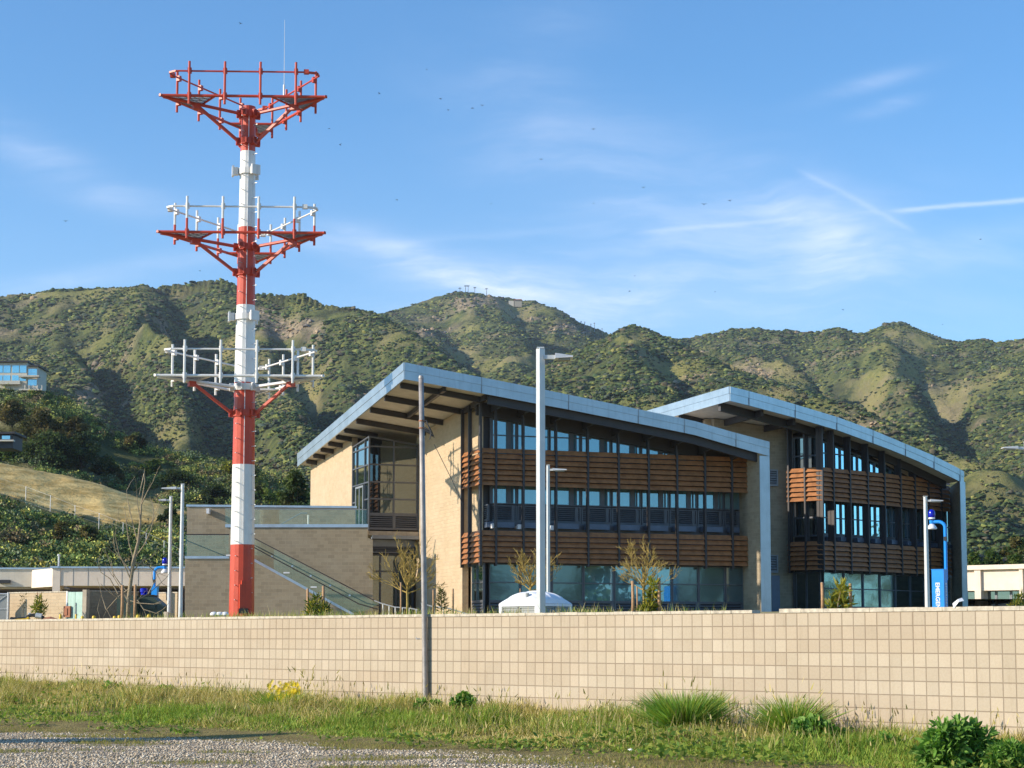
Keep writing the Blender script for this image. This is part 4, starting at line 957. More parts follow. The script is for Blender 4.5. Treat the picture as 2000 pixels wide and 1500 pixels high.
panel([(440, 1029), (716, 1029), (716, 995), (440, 994)], t2 + .08); strip('rail_cap', 'steelgrey', (440, 994.5), (716, 996), t2 + .05, .05, -.02, .06)
panel([(362, 1089), (447, 1089), (447, 1045), (362, 1045)], t3 + .08); strip('rail_cap', 'dark', (361, 1045), (448, 1045), t3 + .05, .06, -.02, .06)
panel([(495, 1094), (692, 1202), (740, 1180), (495, 1052)], t3 + .08); strip('rail_cap', 'dark', (492, 1050), (743, 1180), t3 + .05, .06, -.02, .06)
def hrail(pts, t, r=.03, m='dark', name='handrail'):
    part(name, M[m], TT, lambda b: b.tube([Vector((q_.x, t, q_.z)) for q_ in [hh(x, y, t) for x, y in pts]], r, 6))
hrail([(490, 1061), (716, 1178), (745, 1184)], t3 + .35); hrail([(490, 1066), (700, 1179), (738, 1190)], t3 - .12)
hrail([(362, 1052), (368, 1057), (447, 1089)], t3 + 1.1); hrail([(545, 1026), (588, 1002), (600, 1002)], t2 + 1.1, m='steelgrey')
hrail([(602, 1006), (602, 1028)], t2 + .9, .05, 'white', 'rail_post')
for px, py in ((531, 1087), (571, 1106), (607, 1125), (645, 1144), (683, 1163)):
    q_ = hh(px, py, t3); part('rail_bracket', M['coping'], TT, lambda b, q_=q_: b.box(q_.x - .05, q_.x + .05, t3 - .14, t3 + .08, q_.z - .04, q_.z + .05))
for px, py in ((446, 1085), (558, 1119), (611, 1147)):
    q_ = hh(px, py, t3); part('step_light', M['plastic'], TT, lambda b, q_=q_: b.box(q_.x - .12, q_.x + .22, t3 - .1, t3 - .02, q_.z - .03, q_.z + .05))
q_ = hh(409, 1000, t1); part('wall_lamp', M['plastic'], TT, lambda b: b.box(q_.x - .09, q_.x + .07, t1 - .75, t1, q_.z - .14, q_.z + .16))
part('floor_slab', M['slab'], TT, lambda b: b.box(hh(440, 1030, t2).x, hh(718, 1030, t2).x, t2 + .26, t1 - .01, hh(600, 1034, t2).z - .2, hh(600, 1034, t2).z))
# ------------------------------------------------------------------ red and white mast
YM = 94.; base_p = P(471.8, 1200, YM); gz = site_z(base_p.x, YM)
TW = thing('communications_mast', 'tall red and white banded communications mast with three triangular antenna platforms', 'mast', (base_p.x, YM, gz), R(2))
mz = lambda py: P(478, py, YM).z - gz
# a very slight lean, as photographed, is left out: the shaft stands upright
prof = [(1215, 49.5), (1064, 46), (908, 43.2), (748, 40.5), (597, 36), (445, 32.5), (297, 29.5), (209, 28)]
cols_ = [0, 1, 0, 1, 0, 1, 0]
sh = MB(); n = 16; rings = []
for py, w_ in prof:
    z = mz(py) if py < 1210 else -.5; r = w_ / 2 / FPX * YM * 1.01; rings.append(len(sh.v))
    for j in range(n):
        a = 2 * math.pi * (j + .5) / n; sh.v.append((r * math.cos(a), r * math.sin(a), z))
for k, (a, b) in enumerate(zip(rings, rings[1:])):
    for j in range(n):
        j2 = (j + 1) % n; sh.f.append((a + j, a + j2, b + j2, b + j)); sh.mi.append(cols_[k])
sh.f.append(tuple(rings[-1] + j for j in range(n))); sh.mi.append(0)
sh.build('shaft', [M['red'], M['white']], TW)
def mast_r(z):
    zs_ = [mz(p[0]) for p in prof]; return float(np.interp(z, zs_, [p[1] / 2 / FPX * YM for p in prof]))
def collar(mb, z, h, extra=.14, m=0, lugs=True):
    r = mast_r(z) + .03; mb.lathe([(r, z - h / 2), (r + .06, z - h / 2), (r + .06, z + h / 2), (r, z + h / 2)], n=16, m=m)
    if lugs:
        for j in range(6):
            a = math.pi / 3 * j + .26; c, s_ = math.cos(a), math.sin(a); p = Vector((c * (r + .12), s_ * (r + .12), z))
            mb.obox(p, (c, s_, 0), -.1, extra * .7, -.09, .09, z - h * .6, z + h * .6, m)
            mb.obox(p, (c, s_, 0), extra * .7 - .04, extra * .7, -.16, .16, z - h * .45, z + h * .45, m)
def platform(py_deck, py_rail, py_top, py_bot, py_strut, mt, split_py=None):
    """triangular platform; corners left-front, right-front and back"""
    zd = mz(py_deck * 1.0) if False else P(470, py_deck, YM - 2.6).z - gz
    zr = P(470, py_rail, YM - 2.6).z - gz; zt = P(470, py_top, YM - 2.6).z - gz; zb = P(470, py_bot, YM - 2.6).z - gz; zs_ = mz(py_strut)
    Rr = 4.92; cor = [Vector((Rr * math.cos(a), Rr * math.sin(a), 0)) for a in (R(210), R(330), R(90))]
    body, top = mt
    pb = MB()
    for k in range(3):                                            # three face pipes, with short stubs at the corners
        a, b = cor[k], cor[(k + 1) % 3]; u = (b - a).normalized(); pb.tube([a - u * .12 + V3(0, 0, zd), b + u * .12 + V3(0, 0, zd)], .075, 8)
    collar(pb, zd - .28, .34); 
    for c in cor: pb.tube([c.normalized() * .5 + V3(0, 0, zd - .28), c * .98 + V3(0, 0, zd - .06)], .09, 6)
    for k in range(3):                                            # inner edge of each corner grating
        c = cor[k]; a = c + (cor[(k + 1) % 3] - c) * .325; b = c + (cor[(k + 2) % 3] - c) * .325; pb.tube([a + V3(0, 0, zd - .03), b + V3(0, 0, zd - .03)], .065, 6)
    pf = pb.build('platform', M[body], TW)
    for k in range(3):
        c = cor[k]; gb = MB(); e1, e2_ = (cor[(k + 1) % 3] - c).normalized(), (cor[(k + 2) % 3] - c).normalized(); Lg = 2.75
        N = 26
        for i in range(1, N):                                     # open bar grating
            t_ = Lg * i / N; gb.bar(c + e1 * t_ + V3(0, 0, zd + .02), c + e2_ * t_ + V3(0, 0, zd + .02), .045, .03)
            if i % 4 == 2: 
                gb.bar(c + e1 * t_ + V3(0, 0, zd + .0), c + e1 * t_ + e2_ * (Lg - t_) + V3(0, 0, zd + .0), .03, .03); gb.bar(c + e2_ * t_ + V3(0, 0, zd + .0), c + e2_ * t_ + e1 * (Lg - t_) + V3(0, 0, zd + .0), .03, .03)
        gb.build('grating', M['steelgrey'], pf)
    sb = MB(); collar(sb, zs_, .34); sb.build('strut_collar', M['red'], pf)
    for c in cor:
        q_ = MB(); q_.bar(c.normalized() * (mast_r(zs_) + .2) + V3(0, 0, zs_), c * .60 + V3(0, 0, zd - .22), .14, .14)
        q_.bar(c * .565 + V3(0, 0, zd - .30), c * .64 + V3(0, 0, zd - .30), .3, .26); q_.build('strut', M['red'], pf)
    rb = MB(); f0 = .095
    for k in range(3):
        a, b = cor[k], cor[(k + 1) % 3]; u = (b - a).normalized(); nn = Vector((u.y, -u.x, 0)) * .0
        rb.tube([a + u * .75 + V3(0, 0, zr), b - u * .95 + V3(0, 0, zr)], .05, 6)
        p0, p1 = b - u * .95, b + (cor[(k + 2) % 3] - b).normalized() * .75
        rb.bar(p0 - u * .1 + V3(0, 0, zr), p0 + (b - p0) * .66 + (p1 - b) * .30 + V3(0, 0, zr), .11, .11); rb.bar(p0 + (b - p0) * .66 + (p1 - b) * .28 + V3(0, 0, zr), p1 + V3(0, 0, zr), .10, .09)
        rb.box(p0.x - .16, p0.x + .1, p0.y - .12, p0.y + .12, zr - .1, zr + .12)
    rb.build('guard_rail', M[top], pf)
    for k in range(3):
        a, b = cor[k], cor[(k + 1) % 3]; u = (b - a).normalized(); nn = Vector((u.y, -u.x, 0)) * .17
        for f_ in (.172, .389, .606, .823):
            p = a + (b - a) * f_ + nn; mb = MB()
            zsplit = (P(470, split_py, YM - 2.6).z - gz) if split_py else zb
            if split_py: mb.tube([p + V3(0, 0, zb), p + V3(0, 0, zsplit)], .066, 8, 1)
            mb.tube([p + V3(0, 0, zsplit), p + V3(0, 0, zt)], .066, 8, 0)
            for z, m_ in ((zr, 0), (zd, 1 if split_py else 0)): mb.obox(p - nn * .6, u, -.10, .10, -.10, .10, z - .14, z + .14, m_)
            mb.build('mounting_pipe', [M[top], M[body]] if split_py else M[top], pf)
    return pf
platform(186, 138, 121, 204, 278, ('red', 'red'))
platform(452.5, 402, 384, 466, 533, ('red', 'white'), 427)
platform(733, 681, 664, 748, 808, ('white', 'white'))
for py in (336, 620):
    cb = MB(); z = mz(py); r = mast_r(z); cb.lathe([(r, z - .16), (r + .1, z - .16), (r + .1, z + .16), (r, z + .16)], n=16)
    for j in range(3):
        a = R(190 + 120 * j); c, s_ = math.cos(a), math.sin(a); p = Vector((c * (r + .1), s_ * (r + .1), 0))
        cb.obox(p, (c, s_, 0), 0, .30, -.16, .16, z - .2, z + .2); cb.obox(p, (c, s_, 0), .22, .32, -.26, .26, z - .26, z + .26)
    cb.build('clamp_collar', M['white'], TW)
for i in range(34):                                               # climbing bolts up two sides of the shaft
    py = 1172 - i * 28.5
    if py < 225: break
    z = mz(py); r = mast_r(z)
    for a_, dz in ((R(246), 0), (R(322), .38)):
        c, s_ = math.cos(a_), math.sin(a_); mbk = MB(); lw = .10 if py > 1066 else .3
        mbk.tube([(c * (r - .04), s_ * (r - .04), z + dz), (c * (r + lw), s_ * (r + lw), z + dz)], .022, 5)
        mbk.build('step_bolt', M['galv'], TW)
r = mast_r(1.5)
part('access_cover', M['red'], TW, lambda b: (b.obox((r * .42 - .02, -r * .95, 0), (1, .42, 0), -.32, .32, -.1, .075, .45, 1.75), b.obox((r * .42 - .02, -r * .95, 0), (1, .42, 0), -.22, .22, -.1, .074, 1.751, 1.95)))
part('cable_guide', M['galv'], TW, lambda b: b.tube([(.08, -mast_r(z_) - .03, z_) for z_ in np.linspace(mz(1058), mz(230), 14)], .02, 5))
part('junction_box', M['black'], TW, lambda b: b.box(-.05, .42, -r - .22, -r + .1, .25, .5))
wa = P(556.5, 165, YM + 1.5) - Vector((base_p.x, YM, gz)); wb = P(557.6, 38, YM + 1.5) - Vector((base_p.x, YM, gz))
part('whip_antenna', M['white'], TW, lambda b: (b.tube([wa - V3(0, 0, .6), wa], .06, 6), b.tube([wa, wb], [.018, .008], 5)))
for px in (418, 429, 440):
    p = foot(px, 90); t_ = thing('vent_cap', {418: 'leftmost of three small white dome vents in the grass beside the mast foot', 429: 'middle one of three small white dome vents in the grass beside the mast foot', 440: 'small white dome vent nearest the mast foot'}[px], 'vent', p, group='dome vents at the mast foot')
    dz = P(px, 1200, 90).z - p.z
    part('dome', M['plastic'], t_, lambda b: b.lathe([(.20, dz - .06), (.21, dz), (.15, dz + .10), (.05, dz + .13)], n=12), True); part('stem', M['grey'], t_, lambda b: b.lathe([(.07, -.1), (.07, dz - .06)], n=8))

# ------------------------------------------------------------------ lamp posts
def lamp_post(px_top, py_top, px_base, Y, w, arm, side, label, head=(.62, .30, .12), square=True, taper=.85, base=False, lw=None):
    p = foot(px_base, Y); t_ = thing('lamp_post', label, 'lamp post', p, 0, 'parking lot lamp posts')
    H = P(px_top, py_top, Y).z - p.z; lean = 0
    b = MB(); k = w / 2
    if square:
        cr = [(math.cos(R(a_)) * k * 1.02, math.sin(R(a_)) * k * 1.02) for a_ in (258, 348, 78, 168)]
        b.hexa([(x_, y_, -.3) for x_, y_ in cr] + [(x_ * taper, y_ * taper, H) for x_, y_ in cr])
    else: b.lathe([(k, -.3), (k * taper, H)], n=12)
    b.box(-k * .8, k * .8, -k * .8, k * .8, H, H + .03)
    b.build('pole', M['pole'], t_)
    if base: part('base', M['slab'], t_, lambda b: b.lathe([(.30, -.4), (.30, .35), (.26, .40)], n=14))
    z = H - .18; s_ = side; hl, hw, hh_ = head
    part('arm', M['pole'], t_, lambda b: b.box(*sorted((s_ * k * .7, s_ * (k + arm))), -.05, .05, z - .06, z + .03))
    x0, x1 = s_ * (k + arm * .75), s_ * (k + arm * .75 + hl); yv = hw / 2
    hb = MB(); a_, c_ = sorted((x0, x1)); tip = .04
    l0 = (z - hh_ / 2, z + hh_ / 2) if s_ > 0 else (z - hh_ / 2 + .02, z - hh_ / 2 + .06); l1 = (z - hh_ / 2 + .02, z - hh_ / 2 + .06) if s_ > 0 else (z - hh_ / 2, z + hh_ / 2)
    hb.hexa([(a_, -yv, l0[0]), (c_, -yv, l1[0]), (c_, yv, l1[0]), (a_, yv, l0[0]), (a_, -yv * .85, l0[1]), (c_, -yv * .85, l1[1]), (c_, yv * .85, l1[1]), (a_, yv * .85, l0[1])])
    h_ = hb.build('lamp_head', M['pole'], t_)
    m0, m1 = a_ + (c_ - a_) * .2, a_ + (c_ - a_) * .85
    part('lens', M['grey'], h_, lambda b: b.box(m0, m1, -yv * .7, yv * .7, z - hh_ / 2 - .03, z - hh_ / 2 + .012))
    return t_
lamp_post(1053.5, 681, 1056.5, 40, .205, .30, 1, 'tall square lamp post in front of the sunshades, nearest and largest of all', head=(.40, .40, .12), taper=.97)
lamp_post(1068, 909, 1071, 78, .17, .14, 1, 'shorter lamp post partly hidden behind the tall square one', head=(.62, .3, .10))
lamp_post(357.5, 946, 352.5, 88, .22, .25, -1, 'taller of the two lamp posts by the terrace left end', head=(.72, .3, .12), square=False, taper=.75)
lamp_post(337, 970, 330, 98, .22, .2, -1, 'lower lamp post on a round concrete base left of the terrace', head=(.40, .3, .11), square=False, taper=.75, base=True)
lamp_post(1806, 970, 1812, 84, .24, .12, 1, 'slim pale lamp post before the further building, beside the blue emergency phone', head=(.60, .3, .11), taper=.72)
lamp_post(2012, 864, 2014, 60, .2, .3, -1, 'lamp head reaching in from the right edge of the picture', head=(.50, .34, .1))

# ------------------------------------------------------------------ bare pipe pole with cut cables, in front of the wall
sq = wall_at(829.5); pw = WP + WD * sq - WN * .16
Ypo = pw.y; pb_ = P(832, 1362, Ypo); pt_ = P(822.5, 737, Ypo)
t_ = thing('service_pole', 'slim bare metal pole with cut cables standing against the block wall', 'pole', (pb_.x, Ypo, .05))
d = pt_ - Vector((pb_.x, Ypo, .05)); rp = 5.4 / FPX * Ypo
part('pipe', M['pipe'], t_, lambda b: b.tube([(0, 0, -.2), V3(0, 0, 0), d * .55, d], [rp, rp, rp, rp * .92], 14), True)
part('pole_cap', M['pipe'], t_, lambda b: b.tube([d - V3(0, 0, .02), d + V3(0, 0, .03)], [rp * 1.02, rp * .8], 14))
for py in (822, 836): 
    q_ = P(823.6, py, Ypo) - Vector((pb_.x, Ypo, .05)); part('band', M['tile'], t_, lambda b, q_=q_: b.tube([q_ - V3(0, 0, .012), q_ + V3(0, 0, .012)], rp * 1.12, 14))
q_ = P(825.5, 1248, Ypo) - Vector((pb_.x, Ypo, .05)); part('hook', M['galv'], t_, lambda b: b.tube([q_ + V3(-rp, 0, 0), q_ + V3(-rp - .06, -.03, .0), q_ + V3(-rp - .07, -.03, .03)], .012, 5))
def cab(pts, r=.008): 
    o_ = Vector((pb_.x, Ypo, .05)); part('cable', M['cable'], t_, lambda b: b.tube([P(x, y, Ypo - .08 - .02 * k) - o_ for k, (x, y) in enumerate(pts)], r, 5))
cab([(825, 820), (833, 822), (838, 836), (842, 847), (839, 858)], .012); cab([(825, 822), (836, 830), (843, 842), (848, 855)]); cab([(826, 834), (834, 838), (840, 846), (845, 852)], .016)
cab([(848, 868), (862, 896), (884, 940), (905, 988)], .006)
part('cable_splice', M['black'], t_, lambda b: b.tube([P(830, 840, Ypo - .1) - Vector((pb_.x, Ypo, .05)), P(842, 846, Ypo - .12) - Vector((pb_.x, Ypo, .05))], .03, 6))

# ------------------------------------------------------------------ blue emergency phone towers
def phone(px, py_top, px_c, Y, rot, label, hcol, wcol, arm_h, text=True, s_arm=1, py_col=None):
    p = foot(px_c, Y); t_ = thing('emergency_phone', label, 'emergency phone', p, rot, 'blue emergency phones')
    part('column', M['blue'], t_, lambda b: (b.box(-wcol / 2, wcol / 2, -wcol / 2, wcol / 2, -.3, hcol), b.box(-wcol * .53, wcol * .53, -wcol * .53, wcol * .53, hcol, hcol + .03)))
    zt = arm_h; x0 = s_arm * wcol * .38; y0 = wcol / 2 + .06
    pts = [(x0, y0, hcol - .5), (x0, y0, zt - .55), (x0, y0, zt - .3)] + [(x0 - s_arm * .34 * (1 - math.cos(a)), y0 - .0, zt - .3 + .3 * math.sin(a)) for a in np.linspace(.2, math.pi / 2, 6)] + [(x0 - s_arm * .62, y0, zt)]
    am = part('arm', M['blue'], t_, lambda b: b.tube(pts, .085, 8))
    part('arm_box', M['black'], am, lambda b: b.box(x0 - .04, x0 + .1, y0 - .15, y0 - .08, zt - .95, zt - .75))
    c = (x0 - s_arm * .66, y0, zt)
    part('arm_socket', M['blue'], am, lambda b: b.lathe([(.11, -.1), (.13, .08)], c, 10))
    part('beacon', M['bluedk'], am, lambda b: b.lathe([(.15, .22), (.17, .26), (.17, .48), (.12, .58), (.03, .62)], c, 14), True)
    part('beacon_base', M['plastic'], am, lambda b: b.lathe([(.16, .14), (.16, .219)], c, 14))
    part('lamp_shade', M['plastic'], am, lambda b: b.lathe([(.24, -.36), (.25, -.30), (.17, -.18), (.10, -.101)], c, 14), True)
    if text:
        for nm, loc, rz in (('lettering', (-.02, -wcol / 2 - .012, 0), 0), ('lettering', (wcol / 2 + .012, .0, 0), math.pi / 2)):
            cu_ = bpy.data.curves.new('lettering', 'FONT'); cu_.body = 'EMERGENCY'; cu_.size = .29; cu_.extrude = .004; cu_.space_character = 1.02; cu_.align_x = 'LEFT'; cu_.align_y = 'CENTER'
            cu_.materials.append(M['letter']); cu_.offset = .006; tmp = bpy.data.objects.new('tmp', cu_); C.objects.link(tmp); bpy.context.view_layer.update(); me_ = bpy.data.meshes.new_from_object(tmp.evaluated_get(bpy.context.evaluated_depsgraph_get())); bpy.data.objects.remove(tmp); me_.name = 'lettering'; o = bpy.data.objects.new(nm, me_); C.objects.link(o); o.parent = t_
            from mathutils import Matrix
            o.matrix_local = Matrix.Translation(Vector(loc) + V3(0, 0, hcol - .62)) @ Matrix.Rotation(rz, 4, 'Z') @ Matrix.Rotation(math.pi / 2, 4, 'X') @ Matrix.Rotation(-math.pi / 2, 4, 'Z')
    return t_
Yp = 88.; pp = foot(1841, Yp)
phone(0, 0, 1836.5, Yp, R(-30), 'large blue emergency phone column before the further building', P(1836, 1113, Yp).z - pp.z, .60, P(1836, 1018, Yp).z - pp.z, True)
pp = foot(302, 112)
phone(0, 0, 302, 112, R(-8), 'small blue emergency phone beyond the dark dumpster at the left', P(302, 1146, 112).z - pp.z, .36, P(302, 1108, 112).z - pp.z, False, -1)
# ------------------------------------------------------------------ portable restroom
Y = 52.; pc = P(1046, 1180, Y); zf = site_z(pc.x, Y); t_ = thing('portable_restroom', 'portable restroom with white domed roof showing above the wall beside the tall lamp post', 'portable restroom', (pc.x, Y, zf), R(-43))
w_ = 143 / FPX * Y / (math.cos(R(43)) + math.sin(R(43))); ze = P(1046, 1182, Y).z - zf; zt = P(1046, 1156, Y).z - zf; h_ = w_ / 2; L_ = h_ * .93
part('cabin', M['grey'], t_, lambda b: b.box(-L_, L_, -L_, L_, -.3, ze - .02))
rb = MB(); N = 28
grid = [[(-h_ + w_ * i / N, -h_ + w_ * j / N) for j in range(N + 1)] for i in range(N + 1)]
def dome(x, y):
    a_, c_ = max(0, 1 - (abs(x) / h_) ** 2.4), max(0, 1 - (abs(y) / h_) ** 2.4); base = (a_ * c_) ** .55
    return ze + .04 + (zt - ze - .04) * base + .035 * base * (math.cos(y * 14) > .5) * min(1, 4 * a_)
for i in range(N):
    for j in range(N): rb.poly([(x, y, dome(x, y)) for x, y in (grid[i][j], grid[i + 1][j], grid[i + 1][j + 1], grid[i][j + 1])])
rb.build('roof', M['plastic'], t_, True); part('roof_rim', M['plastic'], t_, lambda b: b.box(-h_, h_, -h_, h_, ze - .04, ze + .035))
for k in (0, 1):
    louver_panel(t_, (-L_ + .05 + k * L_ * .98, -L_ - .03), (-L_ + .05 + k * L_ * .98 + L_ * .88, -L_ - .03), ze - .42, ze - .06, 4, .03, 'grey')
    louver_panel(t_, (-L_ - .03, L_ - .05 - k * L_ * .98), (-L_ - .03, L_ - .05 - k * L_ * .98 - L_ * .88), ze - .42, ze - .06, 4, .03, 'grey')
    louver_panel(t_, (L_ + .03, -L_ + .05 + k * L_ * .98), (L_ + .03, -L_ + .05 + k * L_ * .98 + L_ * .88), ze - .42, ze - .06, 4, .03, 'grey')
for sx in (-1, 1):
    for sy in (-1, 1): part('corner_post', M['plastic'], t_, lambda b: b.box(sx * L_ - .05, sx * L_ + .05, sy * L_ - .05, sy * L_ + .05, -.3, ze - .045))
part('vent_pipe', M['grey'], t_, lambda b: b.lathe([(.06, ze), (.06, zt - .05)], (h_ * .3, -h_ * .8, 0), 8))

# ------------------------------------------------------------------ low white buildings at both sides
def low_building(fr, root, secs):
    for nm, m, x0, x1, y0, y1, z0, z1 in secs: part(nm, M[m], root, lambda b: b.box(x0, x1, y0, y1, z0, z1))
pL0 = P(115, 1120, 118); FL = Fr(pL0.x, pL0.y, site_z(-30, 118), R(3))
LB_ = thing('low_building', 'long low white stucco building at the left behind the block enclosure', 'building', FL.o, R(3))
h_ = lambda px, py, t=0: FL.onY(px, py, t)
zt, zb, zs_ = h_(150, 1110).z, h_(150, 1144).z, h_(150, 1200).z
x0, x1 = h_(103, 1120).x, h_(118, 1120).x
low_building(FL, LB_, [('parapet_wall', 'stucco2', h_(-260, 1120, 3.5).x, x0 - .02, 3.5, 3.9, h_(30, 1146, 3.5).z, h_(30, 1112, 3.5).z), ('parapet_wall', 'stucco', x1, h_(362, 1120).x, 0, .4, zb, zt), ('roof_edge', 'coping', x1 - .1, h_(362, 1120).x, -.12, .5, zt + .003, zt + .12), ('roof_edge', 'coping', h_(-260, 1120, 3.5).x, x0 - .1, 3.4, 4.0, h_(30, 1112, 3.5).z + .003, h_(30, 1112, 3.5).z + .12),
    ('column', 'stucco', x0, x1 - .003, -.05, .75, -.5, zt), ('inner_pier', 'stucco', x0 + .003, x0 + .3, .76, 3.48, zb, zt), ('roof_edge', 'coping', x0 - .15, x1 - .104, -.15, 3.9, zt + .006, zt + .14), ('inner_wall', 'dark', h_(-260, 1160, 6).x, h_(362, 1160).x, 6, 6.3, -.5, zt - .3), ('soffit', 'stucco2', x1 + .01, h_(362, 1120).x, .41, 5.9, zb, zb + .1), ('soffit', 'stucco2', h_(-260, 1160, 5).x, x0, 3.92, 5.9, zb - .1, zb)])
sw0, sw1 = h_(60, 1120, 3.7), Vector((x0 + .02, 0, 0))
part('side_wall', M['stucco'], LB_, lambda b: b.obox(sw0, unit(sw0, sw1), 0, math.hypot(sw1.x - sw0.x, sw1.y - sw0.y), -.3, 0, zb - .05, zt))
for px in (143, 172, 203, 238, 270, 300, 330): xx = h_(px, 1125).x; part('panel_joint', M['steelgrey'], LB_, lambda b: b.box(xx - .015, xx + .015, -.012, -.002, zb, zt))
p = h_(105, 1098); part('roof_vent', M['galv'], LB_, lambda b: b.lathe([(.06, zt), (.06, zt + .8), (.1, zt + .82), (.1, zt + .95)], (x0 + .3, .4, 0), 8))
p = h_(8, 1136, 3.4); part('wall_lamp', M['dark'], LB_, lambda b: b.box(p.x - .35, p.x + .4, 3.3, 3.5, p.z - .12, p.z + .12))
pR0 = P(1888, 1110, 158); FRR = Fr(pR0.x, pR0.y, site_z(40, 158), R(-38))
RB_ = thing('low_building', 'low bright white building at the right edge with dark recessed windows', 'building', FRR.o, R(-38))
h_ = lambda px, py, t=0: FRR.onY(px, py, t)
zt, z2, zb = h_(1950, 1103).z, h_(1950, 1112).z, h_(1950, 1153).z; xA, xB = h_(1880, 1110).x - 3, h_(2140, 1110).x
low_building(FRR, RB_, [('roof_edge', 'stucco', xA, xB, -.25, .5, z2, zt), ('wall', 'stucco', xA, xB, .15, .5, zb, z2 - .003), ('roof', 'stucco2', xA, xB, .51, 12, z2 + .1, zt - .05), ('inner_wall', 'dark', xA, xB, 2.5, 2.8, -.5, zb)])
for px, w_ in ((1908, 9), (1914, 5), (1995, 8), (2072, 9)):
    xx = h_(px, 1130).x; part('column', M['stucco'], RB_, lambda b: b.box(xx - w_ / 50, xx + w_ / 50, -.12, .8, -.5, z2 - .006))
part('column', M['stucco'], RB_, lambda b: b.box(h_(1913, 1130).x, h_(1920, 1130).x, .81, 2.3, -.5, zb - .003))
xs_ = [h_(p_, 1170, .9).x for p_ in (1888, 1908)], [h_(p_, 1170, .9).x for p_ in (1920, 1945)], [h_(p_, 1170, .9).x for p_ in (1946, 1974)], [h_(p_, 1170, .9).x for p_ in (1975, 2003)]
for a_, c_ in xs_: window(RB_, (a_, .9), (c_, .9), -.3, zb - .01, zb - .01, [], [], 'pane_dark', fw=.08, frame='steelgrey')

# ------------------------------------------------------------------ block enclosure with gates, left
def block_wall(px0, px1, py0, Y0, Y1, label, m='tan', th=.25):
    a, b = P(px0, 1180, Y0), P(px1, 1180, Y1); u = unit(a, b); zf = site_z(a.x, a.y); L_ = (Vector((b.x - a.x, b.y - a.y, 0))).length
    o = thing('block_enclosure', label, 'wall', (a.x, a.y, zf), math.atan2(u.y, u.x)); z = P(px0, py0, Y0).z - zf
    part('wall', M[m], o, lambda b_: b_.box(0, L_, 0, th, -.4, z)); part('cap', M['cap'], o, lambda b_: b_.box(-.03, L_ + .03, -.03, th + .03, z + .002, z + .07)); return o
block_wall(19, 131, 1159, 104, 101.5, 'sunlit tan block enclosure wall left of the pale green gate')
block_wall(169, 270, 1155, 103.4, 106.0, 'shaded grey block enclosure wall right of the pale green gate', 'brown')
block_wall(306, 346, 1159, 113, 112, 'short sunlit block wall behind the dark dumpster')
a, b = P(132, 1180, 101.4), P(164, 1180, 100.9); zf = site_z(a.x, a.y); L_ = b.x - a.x
G_ = thing('metal_gate', 'pale green solid metal double gate in the block enclosure', 'gate', (a.x, a.y, zf), math.atan2(b.y - a.y, b.x - a.x)); z = P(145, 1156, 101).z - zf
for k in (0, 1): part('gate_leaf', M['mint'], G_, lambda b_: b_.box(k * L_ / 2 + .02, (k + 1) * L_ / 2 - .01, 0, .06, -.1, z))
part('gate_post', M['slab'], G_, lambda b_: b_.box(L_ + .02, L_ + .30, -.03, .25, -.3, z + .12)); part('gate_post', M['galv'], G_, lambda b_: b_.box(-.1, 0, -.02, .1, -.3, z + .05))
p = P(137, 1194, 100.9); part('lock_box', M['tile'], G_, lambda b_: (b_.box(-.18, .28, -.12, -.01, p.z - zf - .32, p.z - zf + .30), b_.box(-.1, .1, -.16, -.121, p.z - zf - .2, p.z - zf + .18)))
part('cane_bolt', M['steelgrey'], G_, lambda b_: (b_.box(L_ / 2 + .06, L_ / 2 + .09, -.04, -.01, .3, z * .62), b_.box(L_ / 2 + .02, L_ / 2 + .13, -.045, -.005, .28, .38)))
a = P(-60, 1180, 103); b = P(18, 1180, 103); zf = site_z(a.x, a.y)
G2 = thing('chain_link_gate', 'grey chain link gate with dark privacy slats at the left edge', 'gate', (b.x, b.y, zf)); z = P(0, 1160, 103).z - zf; w_ = b.x - a.x
part('screen', M['grey'], G2, lambda b_: b_.box(-w_, -.12, .02, .05, -.1, z - .05))
part('gate_frame', M['galv'], G2, lambda b_: (b_.tube([(-.06, 0, -.3), (-.06, 0, z + .1)], .06, 8), b_.tube([(-w_, 0, z), (-.06, 0, z)], .04, 6), b_.tube([(-w_, 0, z * .45), (-.06, 0, z * .45)], .025, 6), b_.tube([(-w_ * .97, 0, 0), (-.06, 0, z)], .02, 5)))
# bollards
def bollard(px, py, Y, r, lab):
    p = foot(px, Y); t_ = thing('bollard', lab, 'bollard', p, group='yellow bollards by the enclosure'); z = P(px, py, Y).z - p.z
    part('post', M['yellow'], t_, lambda b: b.lathe([(r, -.3), (r, z - r * .6), (r * .8, z - r * .2), (r * .35, z)], n=12), True); part('collar', M['dark'], t_, lambda b: b.lathe([(r * 1.02, .02), (r * 1.02, .08)], n=12))
BL = [(118, 1199.5, 92, .063, 'thin square-topped yellow bollard left of the green gate'), (148.5, 1199.5, 96, .05, 'slim yellow bollard standing in front of the green gate'), (161, 1203, 88, .075, 'yellow bollard at the right side of the green gate'), (183.5, 1202.5, 84, .085, 'yellow bollard before the shaded block wall'),
      (224, 1203, 86, .08, 'yellow bollard left of the bare sapling stakes'), (233, 1201.5, 92, .08, 'yellow bollard close by the left sapling stake'), (269.5, 1200.5, 86, .085, 'yellow bollard between sapling stakes and dark dumpster'), (290.5, 1200, 86, .085, 'yellow bollard in front of the dark dumpster, rightmost')]
for a_ in BL: bollard(*a_)
